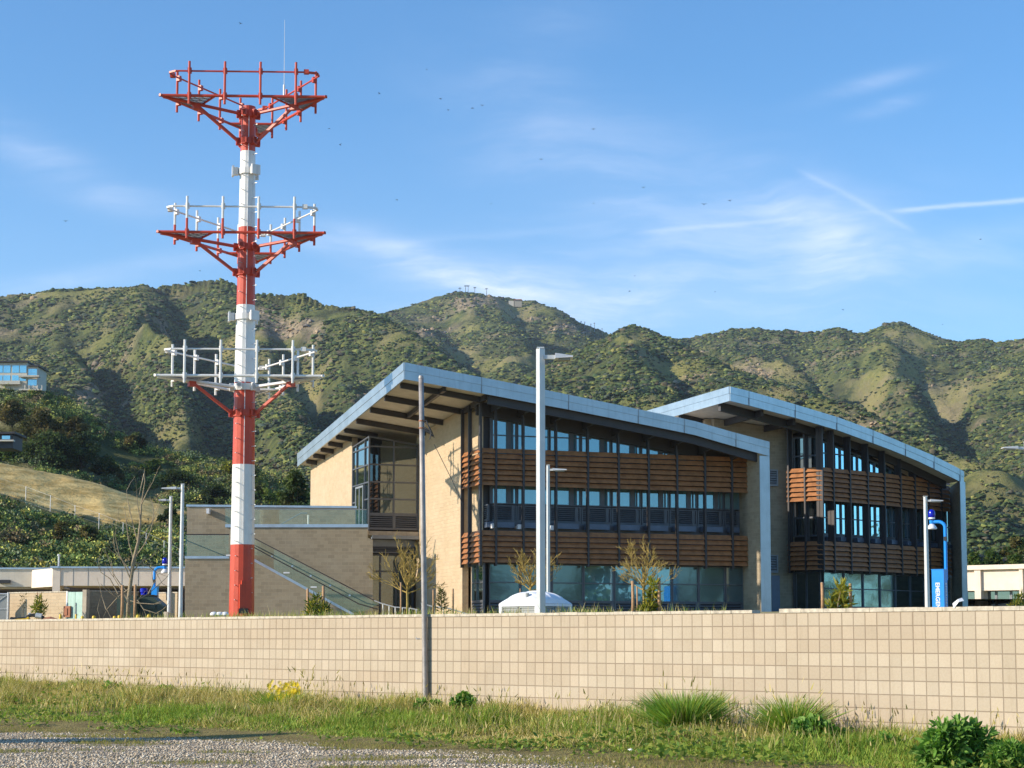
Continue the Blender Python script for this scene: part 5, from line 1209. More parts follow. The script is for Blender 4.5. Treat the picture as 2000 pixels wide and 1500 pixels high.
# yellow backflow piping with dark hose
Yb = 84; o = foot(60, Yb); BP = thing('pipe_assembly', 'yellow and black pipe assembly lying low behind the wall at the left', 'piping', o)
q = lambda px, py: P(px, py, Yb) - o
part('main_pipe', M['yellow'], BP, lambda b: b.tube([q(28, 1212), q(36, 1211), q(52, 1210), q(57, 1206)], .10, 8)); part('hose', M['cable'], BP, lambda b: b.tube([q(20, 1214), q(22, 1208), q(33, 1209), q(36, 1208.5), q(50, 1208), q(56, 1203), (q(62, 1201.5)), q(78, 1203), q(84, 1206), q(82, 1212)], .085, 8)); part('valve', M['galv'], BP, lambda b: b.tube([q(70, 1202), q(82, 1203.5)], .13, 8)); part('valve_wheel', M['galv'], BP, lambda b: (b.tube([q(57, 1203), q(57, 1198)], .04, 6), b.tube([q(55, 1198), q(60, 1198)], .03, 6)))
part('pipe_run', M['tile'], BP, lambda b: b.tube([q(86, 1211), q(98, 1209), q(112, 1213)], .12, 8))
# dumpster and bins
o = foot(288, 101); DU = thing('dumpster', 'dark green sloped-lid dumpster beside the small blue phone', 'dumpster', o); w0, w1 = P(264, 1180, 101).x - o.x, P(322, 1180, 101).x - o.x; zz = P(288, 1164, 101).z - o.z; zl = P(288, 1184, 101).z - o.z
part('body', M['dkgreen'], DU, lambda b: b.prism([(w0, 0, -.3), (w1, 0, -.3), (w1 - .05, 0, zl), (w1 - .75, 0, zz), (w0 + .3, 0, zz), (w0, 0, zz - .3)], (0, 1.6, 0)))
part('lid', M['black'], DU, lambda b: b.box(w0 + .25, w1 - .7, -.04, 1.64, zz + .003, zz + .07)); part('side_pocket', M['dkgreen'], DU, lambda b: b.box(w0 + .3, w1 - .5, -.12, -.003, zl - .15, zl + .05))
o = foot(247, 100); CAB = thing('utility_cabinet', 'dark green utility cabinet behind the bare sapling', 'cabinet', o); zz = P(247, 1163, 100).z - o.z
part('body', M['dkgreen'], CAB, lambda b: b.box(-.55, .5, 0, .9, -.2, zz)); part('door', M['dkgreen'], CAB, lambda b: b.box(-.48, -.03, -.03, -.003, .1, zz - .12)); part('door', M['dkgreen'], CAB, lambda b: b.box(.0, .45, -.03, -.003, .1, zz - .12))
o = foot(280.5, 110); BIN = thing('recycling_bin', 'round purple blue recycling bin left of the small blue phone', 'bin', o); zz = P(280, 1149, 110).z - o.z
part('drum', M['bluedk'], BIN, lambda b: b.lathe([(.17, -.2), (.19, zz - .25)], n=14), True); part('lid', M['bluedk'], BIN, lambda b: b.lathe([(.24, zz - .24), (.24, zz - .08), (.2, zz)], n=14))
# handrail ramp before the entrance
def ramp_rail(pts, Y, lab, posts):
    o = foot(pts[0][0], Y); t_ = thing('ramp_railing', lab, 'railing', o)
    pp_ = [P(x, y, Y + .0) - o for x, y in pts]; part('top_rail', M['galv'], t_, lambda b: b.tube(pp_, .035, 6))
    for px in posts:
        py = float(np.interp(px, [p_[0] for p_ in pts], [p_[1] for p_ in pts])); e = P(px, py, Y) - o; part('post', M['galv'], t_, lambda b: b.tube([(e.x, 0, -.4), e], .032, 6))
ramp_rail([(731, 1173), (746, 1179), (772, 1186), (800, 1188), (815, 1191)], 98.5, 'pale pipe railing descending before the shaded entrance doors', (748, 760, 772, 786, 799, 813))
ramp_rail([(822, 1178), (842, 1184), (876, 1188), (915, 1200)], 96, 'pipe railing descending along the sunlit block wall', (824, 832, 848, 866, 884, 904))
# ------------------------------------------------------------------ trees and plants
def bare_branches(mb, p, d, L_, r, lev, rnd, up=.25, spread=.55, kids=(3, 4), shrink=.68, kink=.12, rmin=.006):
    pts, rad = [p], [r]; n = 4; q_ = Vector(p); dd = Vector(d).normalized()
    for i in range(n):
        dd = (dd + Vector((rnd.gauss(0, kink), rnd.gauss(0, kink), rnd.gauss(0, kink * .5) + up * .18))).normalized(); q_ = q_ + dd * (L_ / n); pts.append(q_.copy()); rad.append(max(rmin, r * (1 - .62 * (i + 1) / n)))
    mb.tube(pts, rad, 5 if lev > 1 else 4)
    if lev <= 0: return
    for k in range(rnd.randint(*kids)):
        i = rnd.randint(1, n); a = rnd.uniform(0, 6.283); base = (pts[i] - pts[i - 1]).normalized(); o = base.orthogonal().normalized(); o2 = base.cross(o)
        nd = (base * rnd.uniform(.75, 1.0) + (o * math.cos(a) + o2 * math.sin(a)) * spread * rnd.uniform(.7, 1.2)).normalized()
        bare_branches(mb, pts[i], nd, L_ * shrink * rnd.uniform(.75, 1.15), max(rmin, rad[i] * .75), lev - 1, rnd, up, spread, kids, shrink, kink, rmin)
def bare_tree(name, px, Y, py_top, py_fork, w_px, label, m, seed, levels=3, arms=9, trunk_r=.06, lowest=0., rmin=.008, up=.35, group=None):
    rnd = random.Random(seed); o = foot(px, Y); t_ = thing(name, label, 'tree', o, group=group)
    zf, zt = P(px, py_fork, Y).z - o.z, P(px, py_top, Y).z - o.z; H = zt - zf; hw = w_px / FPX * Y / 2
    part('trunk', M[m], t_, lambda b: b.tube([(0, 0, -.2), (.02, 0, zf * .5), (0, .02, zf), (.01, 0, zf + H * .35)], [trunk_r, trunk_r * .85, trunk_r * .75, trunk_r * .5], 7), True)
    mb = MB()
    for k in range(arms):
        a = k * 2.4 + rnd.uniform(-.3, .3); f_ = k / arms; el = R(12 + 62 * f_); z0 = zf - lowest * (1 - f_) + H * .18 * f_
        d = Vector((math.cos(a) * math.cos(el), math.sin(a) * math.cos(el), math.sin(el))); Lb = (hw * .80 * (1 - f_) + H * .55 * f_)
        bare_branches(mb, Vector((0, 0, z0)), d, Lb * rnd.uniform(.8, 1.1), trunk_r * .45, levels, rnd, up, .5, (3, 4), .62, .10, rmin)
    mb.build('branches', M[m], t_); return t_
bare_tree('bare_tree', 795, 86, 1066, 1155, 118, 'wide bare tree with yellow twigs before the shaded entrance', 'barky', 3, 3, 13, .075, .1, .010, .45, 'leafless yellow-twigged trees before the building')
bare_tree('bare_tree', 1036, 84, 1064, 1150, 104, 'bare yellow-twigged tree behind the portable restrooms', 'barky', 5, 3, 11, .07, .1, .010, .5, 'leafless yellow-twigged trees before the building')
bare_tree('bare_tree', 1257, 84, 1062, 1150, 108, 'bare yellow-twigged tree behind the two stakes right of the tall lamp post', 'barky', 8, 3, 12, .065, .1, .009, .5, 'leafless yellow-twigged trees before the building')
# sapling with long upright whips, left of the mast
rnd = random.Random(21); Yt = 80; o = foot(254, Yt); t_ = thing('bare_sapling', 'tall bare sapling with grey upright whips between two stakes left of the mast', 'tree', o)
q = lambda px, py, dy=0: P(px, py, Yt + dy) - o
part('trunk', M['bark'], t_, lambda b: b.tube([q(250, 1215), q(251, 1170), q(256, 1130), q(261, 1095), (q(270, 1058)), q(274, 1020), q(276, 985), q(283, 940), q(282, 915)], [.10, .09, .085, .08, .065, .05, .035, .02, .008], 7), True)
mb = MB()
whips = [[(256, 1135), (243, 1105), (232, 1080), (226, 1050), (226, 1025)], [(258, 1120), (240, 1095), (224, 1075), (221, 1045)], [(262, 1095), (252, 1060), (246, 1020), (244, 990)], [(264, 1088), (280, 1065), (296, 1035), (303, 1000)], [(258, 1118), (275, 1098), (292, 1090), (302, 1080)], [(270, 1055), (285, 1040), (297, 1020), (299, 1000), (298, 985)], [(274, 1020), (268, 985), (266, 960)], [(276, 985), (286, 962), (300, 940)], [(270, 1060), (258, 1020), (250, 985), (247, 958)],
         [(252, 1160), (234, 1140), (220, 1120), (218, 1095)], [(251, 1175), (235, 1150), (222, 1128), (215, 1100)], [(252, 1150), (232, 1165), (208, 1190), (220, 1212)], [(251, 1180), (240, 1172), (226, 1165), (205, 1150), (196, 1140)], [(250, 1185), (268, 1172), (290, 1160), (312, 1140), (325, 1128)], [(250, 1172), (270, 1178), (300, 1180), (320, 1172)], [(262, 1098), (290, 1105), (305, 1118), (316, 1140)], [(230, 1160), (214, 1130), (197, 1118), (193, 1096)], [(208, 1190), (197, 1160), (190, 1190), (196, 1206)], [(268, 1172), (280, 1190), (305, 1198), (318, 1190)], [(290, 1160), (300, 1140), (296, 1118)], [(282, 925), (276, 950), (272, 968)]]
for w_ in whips:
    dy = rnd.uniform(-1, 1); pts = [q(x + rnd.uniform(-1, 1), y, dy * i / len(w_)) for i, (x, y) in enumerate(w_)]; mb.tube(pts, [.032 * (1 - .7 * i / (len(pts) - 1)) for i in range(len(pts))], 5)
    for i in range(1, len(pts)):
        if rnd.random() < .75: bare_branches(mb, pts[i], (pts[i] - pts[i - 1]).normalized() + V3(rnd.uniform(-.6, .6), rnd.uniform(-.6, .6), .3), rnd.uniform(.4, 1.0), .014, 0, rnd)
mb.build('branches', M['bark'], t_)
def stake(px, py_top, Y, r, lab, group='wooden tree stakes', m='stake'):
    p = foot(px, Y); t_ = thing('tree_stake', lab, 'stake', p, group=group); z = P(px, py_top, Y).z - p.z
    part('pole', M[m], t_, lambda b: b.tube([(0, 0, -.3), (.01, 0, z * .5), (0, 0, z)], [r, r * .98, r * .94], 9), True); part('tip', M['slab'], t_, lambda b: b.tube([(0, 0, z - .004), (0, 0, z + .012)], r * .8, 9))
for a_ in [(238, 1143, 79, .065, 'left stake of the bare grey sapling'), (263, 1142, 79, .065, 'right stake of the bare grey sapling'), (600.5, 1150, 70, .055, 'left stake of the low yellow green shrub near the stair'), (631, 1145, 70, .06, 'right stake of the low yellow green shrub near the stair'), (782.5, 1138, 85, .045, 'pale thin stake beside the wide bare tree trunk'),
           (846, 1152, 84, .045, 'left dark stake of the small conifer by the sunlit wall'), (884.5, 1150, 84, .045, 'right dark stake of the small conifer by the sunlit wall'), (1236, 1135, 62, .055, 'left stake beside the yellow green sapling'), (1287.5, 1129, 62, .06, 'right stake beside the yellow green sapling, tallest of its pair'), (1244.5, 1146, 83, .04, 'thin pale stake behind the yellow green sapling'), (1606.5, 1138, 60, .055, 'left stake of the spreading shrub before the further building'), (1661.5, 1140, 60, .055, 'right stake of the spreading shrub before the further building'),
           (1016, 1150, 82, .03, 'thin stake left of the tree behind the restrooms'), (72, 1157, 101, .03, 'left thin stake of the small tree at the enclosure wall'), (80, 1157, 101, .03, 'right thin stake of the small tree at the enclosure wall')]: stake(*a_)
def blades(P0, dirs, L_, w_, cols, bend, segs=2):
    """leaf or grass ribbons: base points, directions, lengths, widths, colours, sideways droop"""
    n = len(P0); dirs = dirs / np.linalg.norm(dirs, axis=1, keepdims=True); side = np.cross(dirs, rng.normal(size=(n, 3))); side /= np.linalg.norm(side, axis=1, keepdims=True) + 1e-9
    rows = []
    for k in range(segs + 1):
        t_ = k / segs; c = P0 + dirs * (L_ * t_)[:, None] + bend * (t_ ** 2)
        ww = w_ * (1.0 if k == 0 else (.85 if k < segs else .12)); rows += [c - side * ww[:, None] / 2, c + side * ww[:, None] / 2]
    v = np.stack(rows, 1).reshape(-1, 3); m_ = 2 * (segs + 1); i0 = np.arange(n) * m_
    f = np.concatenate([np.stack([i0 + 2 * k, i0 + 2 * k + 1, i0 + 2 * k + 3, i0 + 2 * k + 2], 1) for k in range(segs)])
    return v, f, np.repeat(cols, m_, 0)
def leaves(P0, size, cols, asp=.45, droop=.3):
    """pointed leaf faces (diamonds) at P0, any way up"""
    n = len(P0); d = rng.normal(size=(n, 3)); d[:, 2] = d[:, 2] * .6 - droop; d /= np.linalg.norm(d, axis=1, keepdims=True); s_ = np.cross(d, rng.normal(size=(n, 3))); s_ /= np.linalg.norm(s_, axis=1, keepdims=True)
    a = P0; L_ = size[:, None]; v = np.stack([a, a + d * L_ * .5 + s_ * L_ * asp * .5, a + d * L_, a + d * L_ * .5 - s_ * L_ * asp * .5], 1).reshape(-1, 3)
    return v, np.arange(4 * n).reshape(n, 4), np.repeat(cols, 4, 0)
def pick(cols, n, p=None, var=.3):
    cols = np.array(cols); return cols[rng.choice(len(cols), n, p=p)] * (1 - var / 2 + var * rng.random((n, 1)))
GREEN = [(.075, .12, .03), (.11, .16, .038), (.16, .20, .045), (.05, .09, .026)]
OLIVE = [(.10, .105, .038), (.15, .13, .046), (.07, .078, .03), (.20, .16, .065)]
DARKG = [(.045, .070, .027), (.068, .098, .034), (.10, .13, .042), (.036, .054, .025)]
BROWNY = [(.10, .09, .038), (.14, .115, .05), (.18, .14, .06), (.075, .075, .032)]
LG = [(.15, .30, .05), (.21, .38, .075), (.29, .45, .12), (.10, .21, .04)]
YELG = [(.24, .24, .03), (.32, .29, .04), (.17, .20, .03), (.38, .31, .05)]
def crown_tree(name, label, base, h, w, cols, nclump, nleaf, leaf, seed, trunk=.25, group=None, low=.25, m='barkd', cat='tree', flat=1.):
    """trunk with limbs and an uneven crown of many small leaves gathered in clumps"""
    rnd = random.Random(seed); t_ = thing(name, label, cat, base, group=group); lean = rnd.uniform(-.08, .08)
    cl = []
    for k in range(nclump):
        a = rnd.uniform(0, 6.283); zz = low + (1 - low) * rnd.random() ** .8; rr = (math.sin(math.pi * min(.97, max(.10, (zz - low) / (1 - low) * .75 + .22)))) * math.sqrt(rnd.random()) * flat
        cl.append((Vector((math.cos(a) * rr * w / 2 + lean * h * zz, math.sin(a) * rr * w / 2, zz * h * .95)), w * rnd.uniform(.10, .19)))
    tb = MB(); tb.tube([(0, 0, -.3), (lean * h * .2, 0, h * low * .8), (lean * h * .5, 0, h * .55), (lean * h * .8, 0, h * .85)], [trunk, trunk * .8, trunk * .5, trunk * .12], 8)
    for c, r in cl[:14]: 
        s_ = Vector((lean * h * .3, 0, max(h * low * .6, c.z * .55))); tb.tube([s_, (s_ + c) / 2 + V3(0, 0, h * .02), c], [trunk * .32, trunk * .2, trunk * .06], 5)
    tb.build('trunk', M[m], t_, True)
    per = max(4, nleaf // nclump); pos, cc = [], []
    for c, r in cl:
        g_ = rng.normal(size=(per, 3)); g_ /= np.linalg.norm(g_, axis=1, keepdims=True); g_ *= (rng.random((per, 1)) ** .4) * r; g_[:, 2] *= .75
        pos.append(np.array(c) + g_); cc.append(pick(cols, 1, var=.5) * np.ones((per, 1)) * (.8 + .4 * rng.random((per, 1))))
    pos, cc = np.concatenate(pos), np.concatenate(cc); v, f, c3 = leaves(pos, leaf * (.7 + .6 * rng.random(len(pos))), cc, .6)
    np_mesh('crown', v, f, M['leaf'], c3, t_); return t_
def hill_tree(px, py_base, h_px, w_px, cols, label, seed, name='hill_tree', n=3200, Y=None, low=.06, leafk=1., group='trees on the near hillside'):
    b = on_hill(px, py_base) if Y is None else terr_at(px, Y); Yb_ = b.y; s_ = Yb_ / FPX
    return crown_tree(name, label, b - V3(0, 0, .3), h_px * s_, w_px * s_, cols, max(18, n // 90), n, .55 * leafk * s_ / .09, seed, .25, group, low)
hill_tree(20, 895, 34, 74, GREEN, 'bright round green tree at the left edge above the golden slope', 51, low=.02)
hill_tree(92, 905, 60, 120, DARKG, 'large dark tree mass above the golden slope, left of centre on the hill', 52, n=5200, low=.02)
hill_tree(158, 918, 72, 90, DARKG, 'dark rounded tree with its right side falling to the golden slope', 53, n=4200, low=.02)
hill_tree(75, 880, 88, 95, BROWNY, 'tall brownish open tree in front of the cliff house slope', 54, n=3000, low=.1)
hill_tree(25, 850, 70, 80, BROWNY, 'tall brownish tree at the left edge beside the lower hillside house', 55, n=2600, low=.1)
hill_tree(140, 872, 62, 66, BROWNY, 'brownish open tree to the right of the tall hillside tree', 56, n=2400, low=.1)
hill_tree(210, 935, 46, 62, DARKG, 'low dark shrub tree right of the dark tree mass', 57, n=2400, low=.0)
hill_tree(262, 880, 36, 56, DARKG + BROWNY, 'dark brown shrub tree on the hill shoulder', 58, n=2200, low=.0)
hill_tree(236, 948, 24, 40, BROWNY, 'round olive bush at the top edge of the golden slope', 59, n=1500, low=.0)
hill_tree(300, 928, 30, 60, GREEN, 'green bush on the sunny bench behind the left lamp posts', 60, n=1800, low=.0)
hill_tree(345, 955, 46, 70, DARKG, 'dark tree directly behind the left lamp posts', 61, n=2400, low=.0)
hill_tree(330, 1030, 40, 46, DARKG, 'dark bush beside the terrace corner', 62, n=1800, low=.0)
hill_tree(120, 1060, 44, 52, BROWNY, 'brown green bush below the hillside fence, right of its twin', 63, n=1800, low=.0)
hill_tree(172, 1066, 46, 46, DARKG + BROWNY, 'dark bush below the hillside fence nearest the sapling', 64, n=1800, low=.0)
hill_tree(420, 985, 40, 70, DARKG, 'dark tree behind the terrace wall left of the mast', 65, n=2200, low=.0)
hill_tree(510, 985, 42, 64, GREEN + OLIVE, 'olive green bush behind the terrace right of the mast', 66, n=2000, low=.0)
hill_tree(470, 940, 44, 90, OLIVE + YELG[:1], 'yellow olive scrub tree behind the mast', 67, n=2400, low=.0)
bE = P(584, 1000, 150); crown_tree('eucalyptus_tree', 'eucalyptus with dark drooping foliage at the left end of the tan building', V3(bE.x, 150, site_z(bE.x, 150)), P(584, 905, 150).z - site_z(bE.x, 150), 3.6, OLIVE + DARKG, 60, 6500, .34, 71, .3, low=.3)
bE = P(566, 1000, 156); crown_tree('eucalyptus_tree', 'lower eucalyptus left of the taller one beside the tan building', V3(bE.x, 156, site_z(bE.x, 156)), P(566, 950, 156).z - site_z(bE.x, 156), 2.6, OLIVE + DARKG, 40, 3500, .34, 72, .25, low=.3)
for px, pt, w_, sd, lab in ((1905, 1078, 50, 81, 'small bright tree behind the white building next to the brown end wall'), (1945, 1072, 56, 82, 'green tree behind the white building, second from the brown end wall'), (1988, 1040, 70, 83, 'tallest olive tree behind the right white building'), (2040, 1050, 80, 84, 'olive tree reaching out of the right edge')):
    Yt_ = 200; p = P(px, 1150, Yt_); zb_ = site_z(p.x, 165); crown_tree('background_tree', lab, V3(p.x, Yt_, zb_), P(px, pt, Yt_).z - zb_, w_ / FPX * Yt_, OLIVE + GREEN if sd > 82 else GREEN, 40, 3200, .42, sd, .22, 'trees behind the white building', .3)
# upright leafy shrubs near the wall
def leafy(name, label, px, Y, spots, cols, leaf, n, seed, stem=.02, asp=.28, cat='shrub', group=None):
    """young shrub: spots are (px, py, radius px) clumps of long leaves round stems"""
    rnd = random.Random(seed); o = foot(px, Y); t_ = thing(name, label, cat, o, group=group); s_ = Y / FPX; sb = MB(); pos, dr, L_ = [], [], []
    root = Vector((0, 0, -.1))
    for x, y, r in spots:
        c = P(x, y, Y + rnd.uniform(-r, r) * s_) - o; sb.tube([root, (root + c) / 2 + V3(rnd.uniform(-.05, .05), 0, 0), c], [stem, stem * .8, stem * .4], 5)
        k = int(n * r * r / sum(q_[2] ** 2 for q_ in spots))
        g_ = rng.normal(size=(k, 3)) * r * s_ * .42; pos.append(np.array(c) + g_); d = g_ * 1.6 / (r * s_) + rng.normal(size=(k, 3)) * .5 + np.array((0, 0, .55)); dr.append(d); L_.append(leaf * (.6 + .7 * rng.random(k)))
    sb.build('stem', M['bark'], t_); pos, dr, L_ = np.concatenate(pos), np.concatenate(dr), np.concatenate(L_)
    v, f, c3 = blades(pos, dr, L_, L_ * asp, pick(cols, len(pos)), rng.normal(size=(len(pos), 3)) * .03, 2)
    np_mesh('foliage', v, f, M['leaf'], c3, t_); return t_
leafy('young_shrub', 'spreading yellow green shrub between two stakes before the further building', 1635, 60, [(1643, 1150, 15), (1640, 1165, 12), (1628, 1178, 16), (1650, 1178, 15), (1640, 1186, 18), (1620, 1186, 10)], YELG, .22, 420, 91)
leafy('young_sapling', 'upright yellow green sapling between the two stakes right of the tall lamp post', 1268, 62, [(1276, 1140, 9), (1275, 1155, 10), (1268, 1168, 10), (1272, 1182, 11), (1261, 1190, 12), (1276, 1188, 9)], YELG, .22, 330, 92)
leafy('young_shrub', 'low yellow green shrub between stakes at the stair foot', 620, 70, [(620, 1170, 10), (616, 1184, 14), (630, 1190, 13), (608, 1196, 14), (640, 1196, 10)], YELG + GREEN, .20, 420, 93)
leafy('young_tree', 'small leafy tree before the enclosure wall at the left', 76, 100, [(77, 1168, 6), (76, 1178, 9), (72, 1188, 11), (82, 1188, 10), (76, 1198, 10)], YELG + GREEN, .20, 420, 94)
leafy('dry_sapling', 'thin dry brown sapling against the enclosure wall at the far left', 45, 101, [(48, 1165, 5), (44, 1172, 6), (50, 1180, 7), (42, 1184, 6)], BROWNY, .14, 60, 95, .012)
leafy('edge_shrub', 'light green sapling before the white building at the right edge', 1992, 75, [(1995, 1165, 9), (1985, 1178, 9), (1997, 1185, 11), (1975, 1184, 5)], YELG + GREEN, .18, 260, 96)
# conifer
Yc = 84; o = foot(862, Yc); t_ = thing('small_conifer', 'small sparse conifer between two dark stakes by the sunlit wall', 'tree', o); s_ = Yc / FPX
H = P(862, 1152, Yc).z - o.z; part('trunk', M['barkd'], t_, lambda b: b.tube([(0, 0, -.2), (0, 0, H)], [.035, .012], 6)); pos, dr = [], []
tb = MB()
for k in range(26):
    f_ = k / 26; z = H * (.12 + .86 * f_); Lb = (1 - f_) * 17 * s_ + 2 * s_; a = k * 2.4; tip = Vector((math.cos(a) * Lb, math.sin(a) * Lb, z + .12)); tb.tube([(0, 0, z), tip], [.012, .005], 4)
    for j in range(22): u_ = random.uniform(.25, 1); pos.append(tuple(V3(0, 0, z) * (1 - u_) + tip * u_)); dr.append((math.cos(a) * .5 + random.gauss(0, .5), math.sin(a) * .5 + random.gauss(0, .5), .35 + random.gauss(0, .4)))
tb.build('branches', M['barkd'], t_); pos, dr = np.array(pos), np.array(dr); v, f, c3 = blades(pos, dr, .11 + .1 * rng.random(len(pos)), .035 + 0 * pos[:, 0], pick([(.15, .15, .04), (.09, .11, .035)], len(pos)), pos * 0, 1); np_mesh('needles', v, f, M['leaf'], c3, t_)

# ------------------------------------------------------------------ weeds and grass along the wall
def bank_pt(s_, q_): 
    x = WP.x + s_ * WD.x - (q_ + .02) * WN.x; y = WP.y + s_ * WD.y - (q_ + .02) * WN.y
    return np.stack([x, y, bank(s_, q_)], -1)
STRAW = [(.60, .48, .20), (.50, .41, .14), (.68, .55, .27), (.42, .36, .11)]
GRASS = [(.22, .33, .045), (.29, .40, .06), (.37, .44, .08), (.17, .27, .04)]
n = 400000; ss = rng.uniform(-24, 16, n); wq = np.interp(ss, [-30, -8, 0, 5, 30], [7.0, 6.2, 4.9, 4.6, 4.6]); qq = wq * rng.random(n) ** .85
den = fbm(ss * .55, qq * .9, 4, 211); tall = fbm(ss * .9, qq * 1.2, 3, 221)
k = rng.random(n) < np.clip((den - .34) * 4.0, .04, 1) * np.clip((wq - qq) / wq * 3.2, .10, 1); ss, qq, wq, den, tall = ss[k], qq[k], wq[k], den[k], tall[k]; n = len(ss)
edge = np.clip((wq - qq) / wq * 1.7, .10, 1); L_ = (.09 + .42 * tall ** 1.4 * (.5 + rng.random(n))) * edge * np.interp(ss, [-24, -10, 4, 12], [.80, .85, 1.0, .75])
gsel = fbm(ss * .35 + 5, qq * .6, 4, 231) + rng.normal(0, .10, n) + np.interp(ss, [-20, -5, 4, 12], [.04, -.03, .0, .12])
c = np.where((gsel > .47)[:, None], pick(GRASS, n), pick(STRAW, n)); c = np.where((rng.random(n) < .18)[:, None], pick(YELG, n) * .8, c)
P0 = bank_pt(ss, qq); d = np.stack([rng.normal(.05, .30, n), rng.normal(0, .30, n), np.ones(n)], -1)
v, f, c3 = blades(P0 - np.array((0, 0, .02)), d, L_, .010 + .012 * rng.random(n), c, rng.normal(size=(n, 3)) * np.array((.09, .09, .03)) * (L_ / .3)[:, None], 2)
tag(np_mesh('weedy_grass', v, f, M['blade'], c3), 'straw and green weedy grass along the foot of the wall', 'grass', kind='stuff')
# dry stalks standing out of the grass
n = 5200; ss = rng.uniform(-24, 14, n); wq = np.interp(ss, [-30, -8, 0, 5, 30], [7.0, 6.2, 4.9, 4.6, 4.6]); qq = wq * rng.random(n) ** 1.6 * .8; k = fbm(ss * .7, qq, 3, 281) > .47; ss, qq = ss[k], qq[k]; n = len(ss)
L_ = .22 + .42 * rng.random(n) ** 2; P0 = bank_pt(ss, qq); d = np.stack([rng.normal(.08, .22, n), rng.normal(0, .22, n), np.ones(n)], -1); dn_ = d / np.linalg.norm(d, axis=1, keepdims=True)
v, f, c3 = blades(P0, d, L_, .006 + .003 * rng.random(n), pick(STRAW, n) * .8, np.zeros((n, 3)), 2)
kk = rng.random(n) < .6; tips = (P0 + dn_ * (L_ * .9)[:, None])[kk]; m_ = len(tips); v2, f2, c2 = blades(tips, dn_[kk] + rng.normal(0, .2, (m_, 3)), .06 + .05 * rng.random(m_), .016 + .008 * rng.random(m_), pick(STRAW + BROWNY[2:3], m_), np.zeros((m_, 3)), 2)
tag(np_mesh('dry_stalks', np.concatenate([v, v2]), np.concatenate([f, f2 + len(v)]), M['blade'], np.concatenate([c3, c2])), 'thin dry seed stalks standing above the weedy grass', 'stalks', kind='stuff')
# broad low weeds between the grass
n = 26000; ss = rng.uniform(-24, 16, n); wq = np.interp(ss, [-30, -8, 0, 5, 30], [7.2, 6.6, 5.3, 5.0, 5.0]); qq = wq * rng.random(n) ** .7; dn = fbm(ss * .8 + 9, qq * 1.1, 4, 241)
k = (dn > .50); ss, qq, dn = ss[k], qq[k], dn[k]; n = len(ss); P0 = bank_pt(ss, qq) + np.stack([0 * ss, 0 * ss, .02 + (dn - .50) * 1.1 * rng.random(n)], -1)
v, f, c3 = leaves(P0, .05 + .07 * rng.random(n), pick([(.15, .23, .04), (.21, .29, .05), (.11, .19, .04), (.30, .32, .07)], n), .5, .0)
tag(np_mesh('leafy_weeds', v, f, M['leaf'], c3), 'low broad-leaved weeds mixed into the grass strip', 'weeds', kind='stuff')
# short moss and grass on the lot
n = 90000; x = rng.uniform(-9, 9.5, n); y = rng.uniform(21.5, 33, n); dn = fbm(x * .5, y * 1.3, 4, 251); qd = -((x - WP.x) * WN.x + (y - WP.y) * WN.y)
k = (qd > .5) & (dn > np.interp(np.maximum(y + .4 * x - 2.9, y + 1.9 * x), [22, 24.5, 26], [.66, .50, .38])); x, y = x[k], y[k]; n = len(x)
v, f, c3 = blades(np.stack([x, y, 0 * x], -1), np.stack([rng.normal(0, .6, n), rng.normal(0, .6, n), np.ones(n)], -1), .02 + .06 * rng.random(n), .012 + 0 * x, pick([(.28, .24, .07), (.36, .29, .10), (.22, .24, .06)], n), np.zeros((n, 3)), 1)
tag(np_mesh('ground_moss', v, f, M['blade'], c3), 'short olive moss and stubble at the edge of the gravel', 'moss', kind='stuff')
# grass at the top of the wall
n = 5200; px = rng.uniform(200, 1500, n); s_ = np.array([wall_at(p_) for p_ in px]); q_ = rng.uniform(.25, 1.6, n); k = fbm(s_ * 1.2, q_, 3, 261) > np.where((px > 480) & (px < 740), .38, .52); s_, q_ = s_[k], q_[k]; n = len(s_)
P0 = np.stack([WP.x + s_ * WD.x + q_ * WN.x, WP.y + s_ * WD.y + q_ * WN.y, 1.95 + .018 * q_], -1)
v, f, c3 = blades(P0, np.stack([rng.normal(0, .35, n), rng.normal(0, .35, n), np.ones(n)], -1), .08 + .16 * rng.random(n) ** 2, .008 + .006 * rng.random(n), pick(STRAW + GRASS[:2], n), rng.normal(size=(n, 3)) * .03, 2)
tag(np_mesh('wall_top_grass', v, f, M['blade'], c3), 'thin dry grass growing just behind the wall cap', 'grass', kind='stuff')
# loose gravel stones
n = 46000; x = rng.uniform(-8.5, 3, n); y = 21.3 + 10 * rng.random(n) ** 1.3; nz = rng.normal(0, .6, n) + 4 * (fbm(x * .25, y * .5, 3, 271) - .5); k = (y + .4 * x < 27.3 + nz) & (y + 1.9 * x < 24.4 + nz) & (fbm(x * .5, y * 1.3, 4, 251) < .60); x, y = x[k], y[k]; n = len(x)
r = .007 + .014 * rng.random(n) ** 2; OCT_V = np.array([(1, 0, 0), (-1, 0, 0), (0, 1, 0), (0, -1, 0), (0, 0, 1), (0, 0, -1)], float); OCT_F = np.array([(0, 2, 4), (2, 1, 4), (1, 3, 4), (3, 0, 4), (2, 0, 5), (1, 2, 5), (3, 1, 5), (0, 3, 5)])
v, f, c3 = clumps(np.stack([x, y, r * .35], -1), r * 1.3, r * .8, pick([(.54, .45, .33), (.37, .30, .21), (.64, .55, .42), (.43, .34, .24)], n), OCT_V, OCT_F, .4)
tag(np_mesh('gravel', v, f, M['stone'], c3), 'loose pale grey gravel stones covering the lot', 'gravel', kind='stuff')
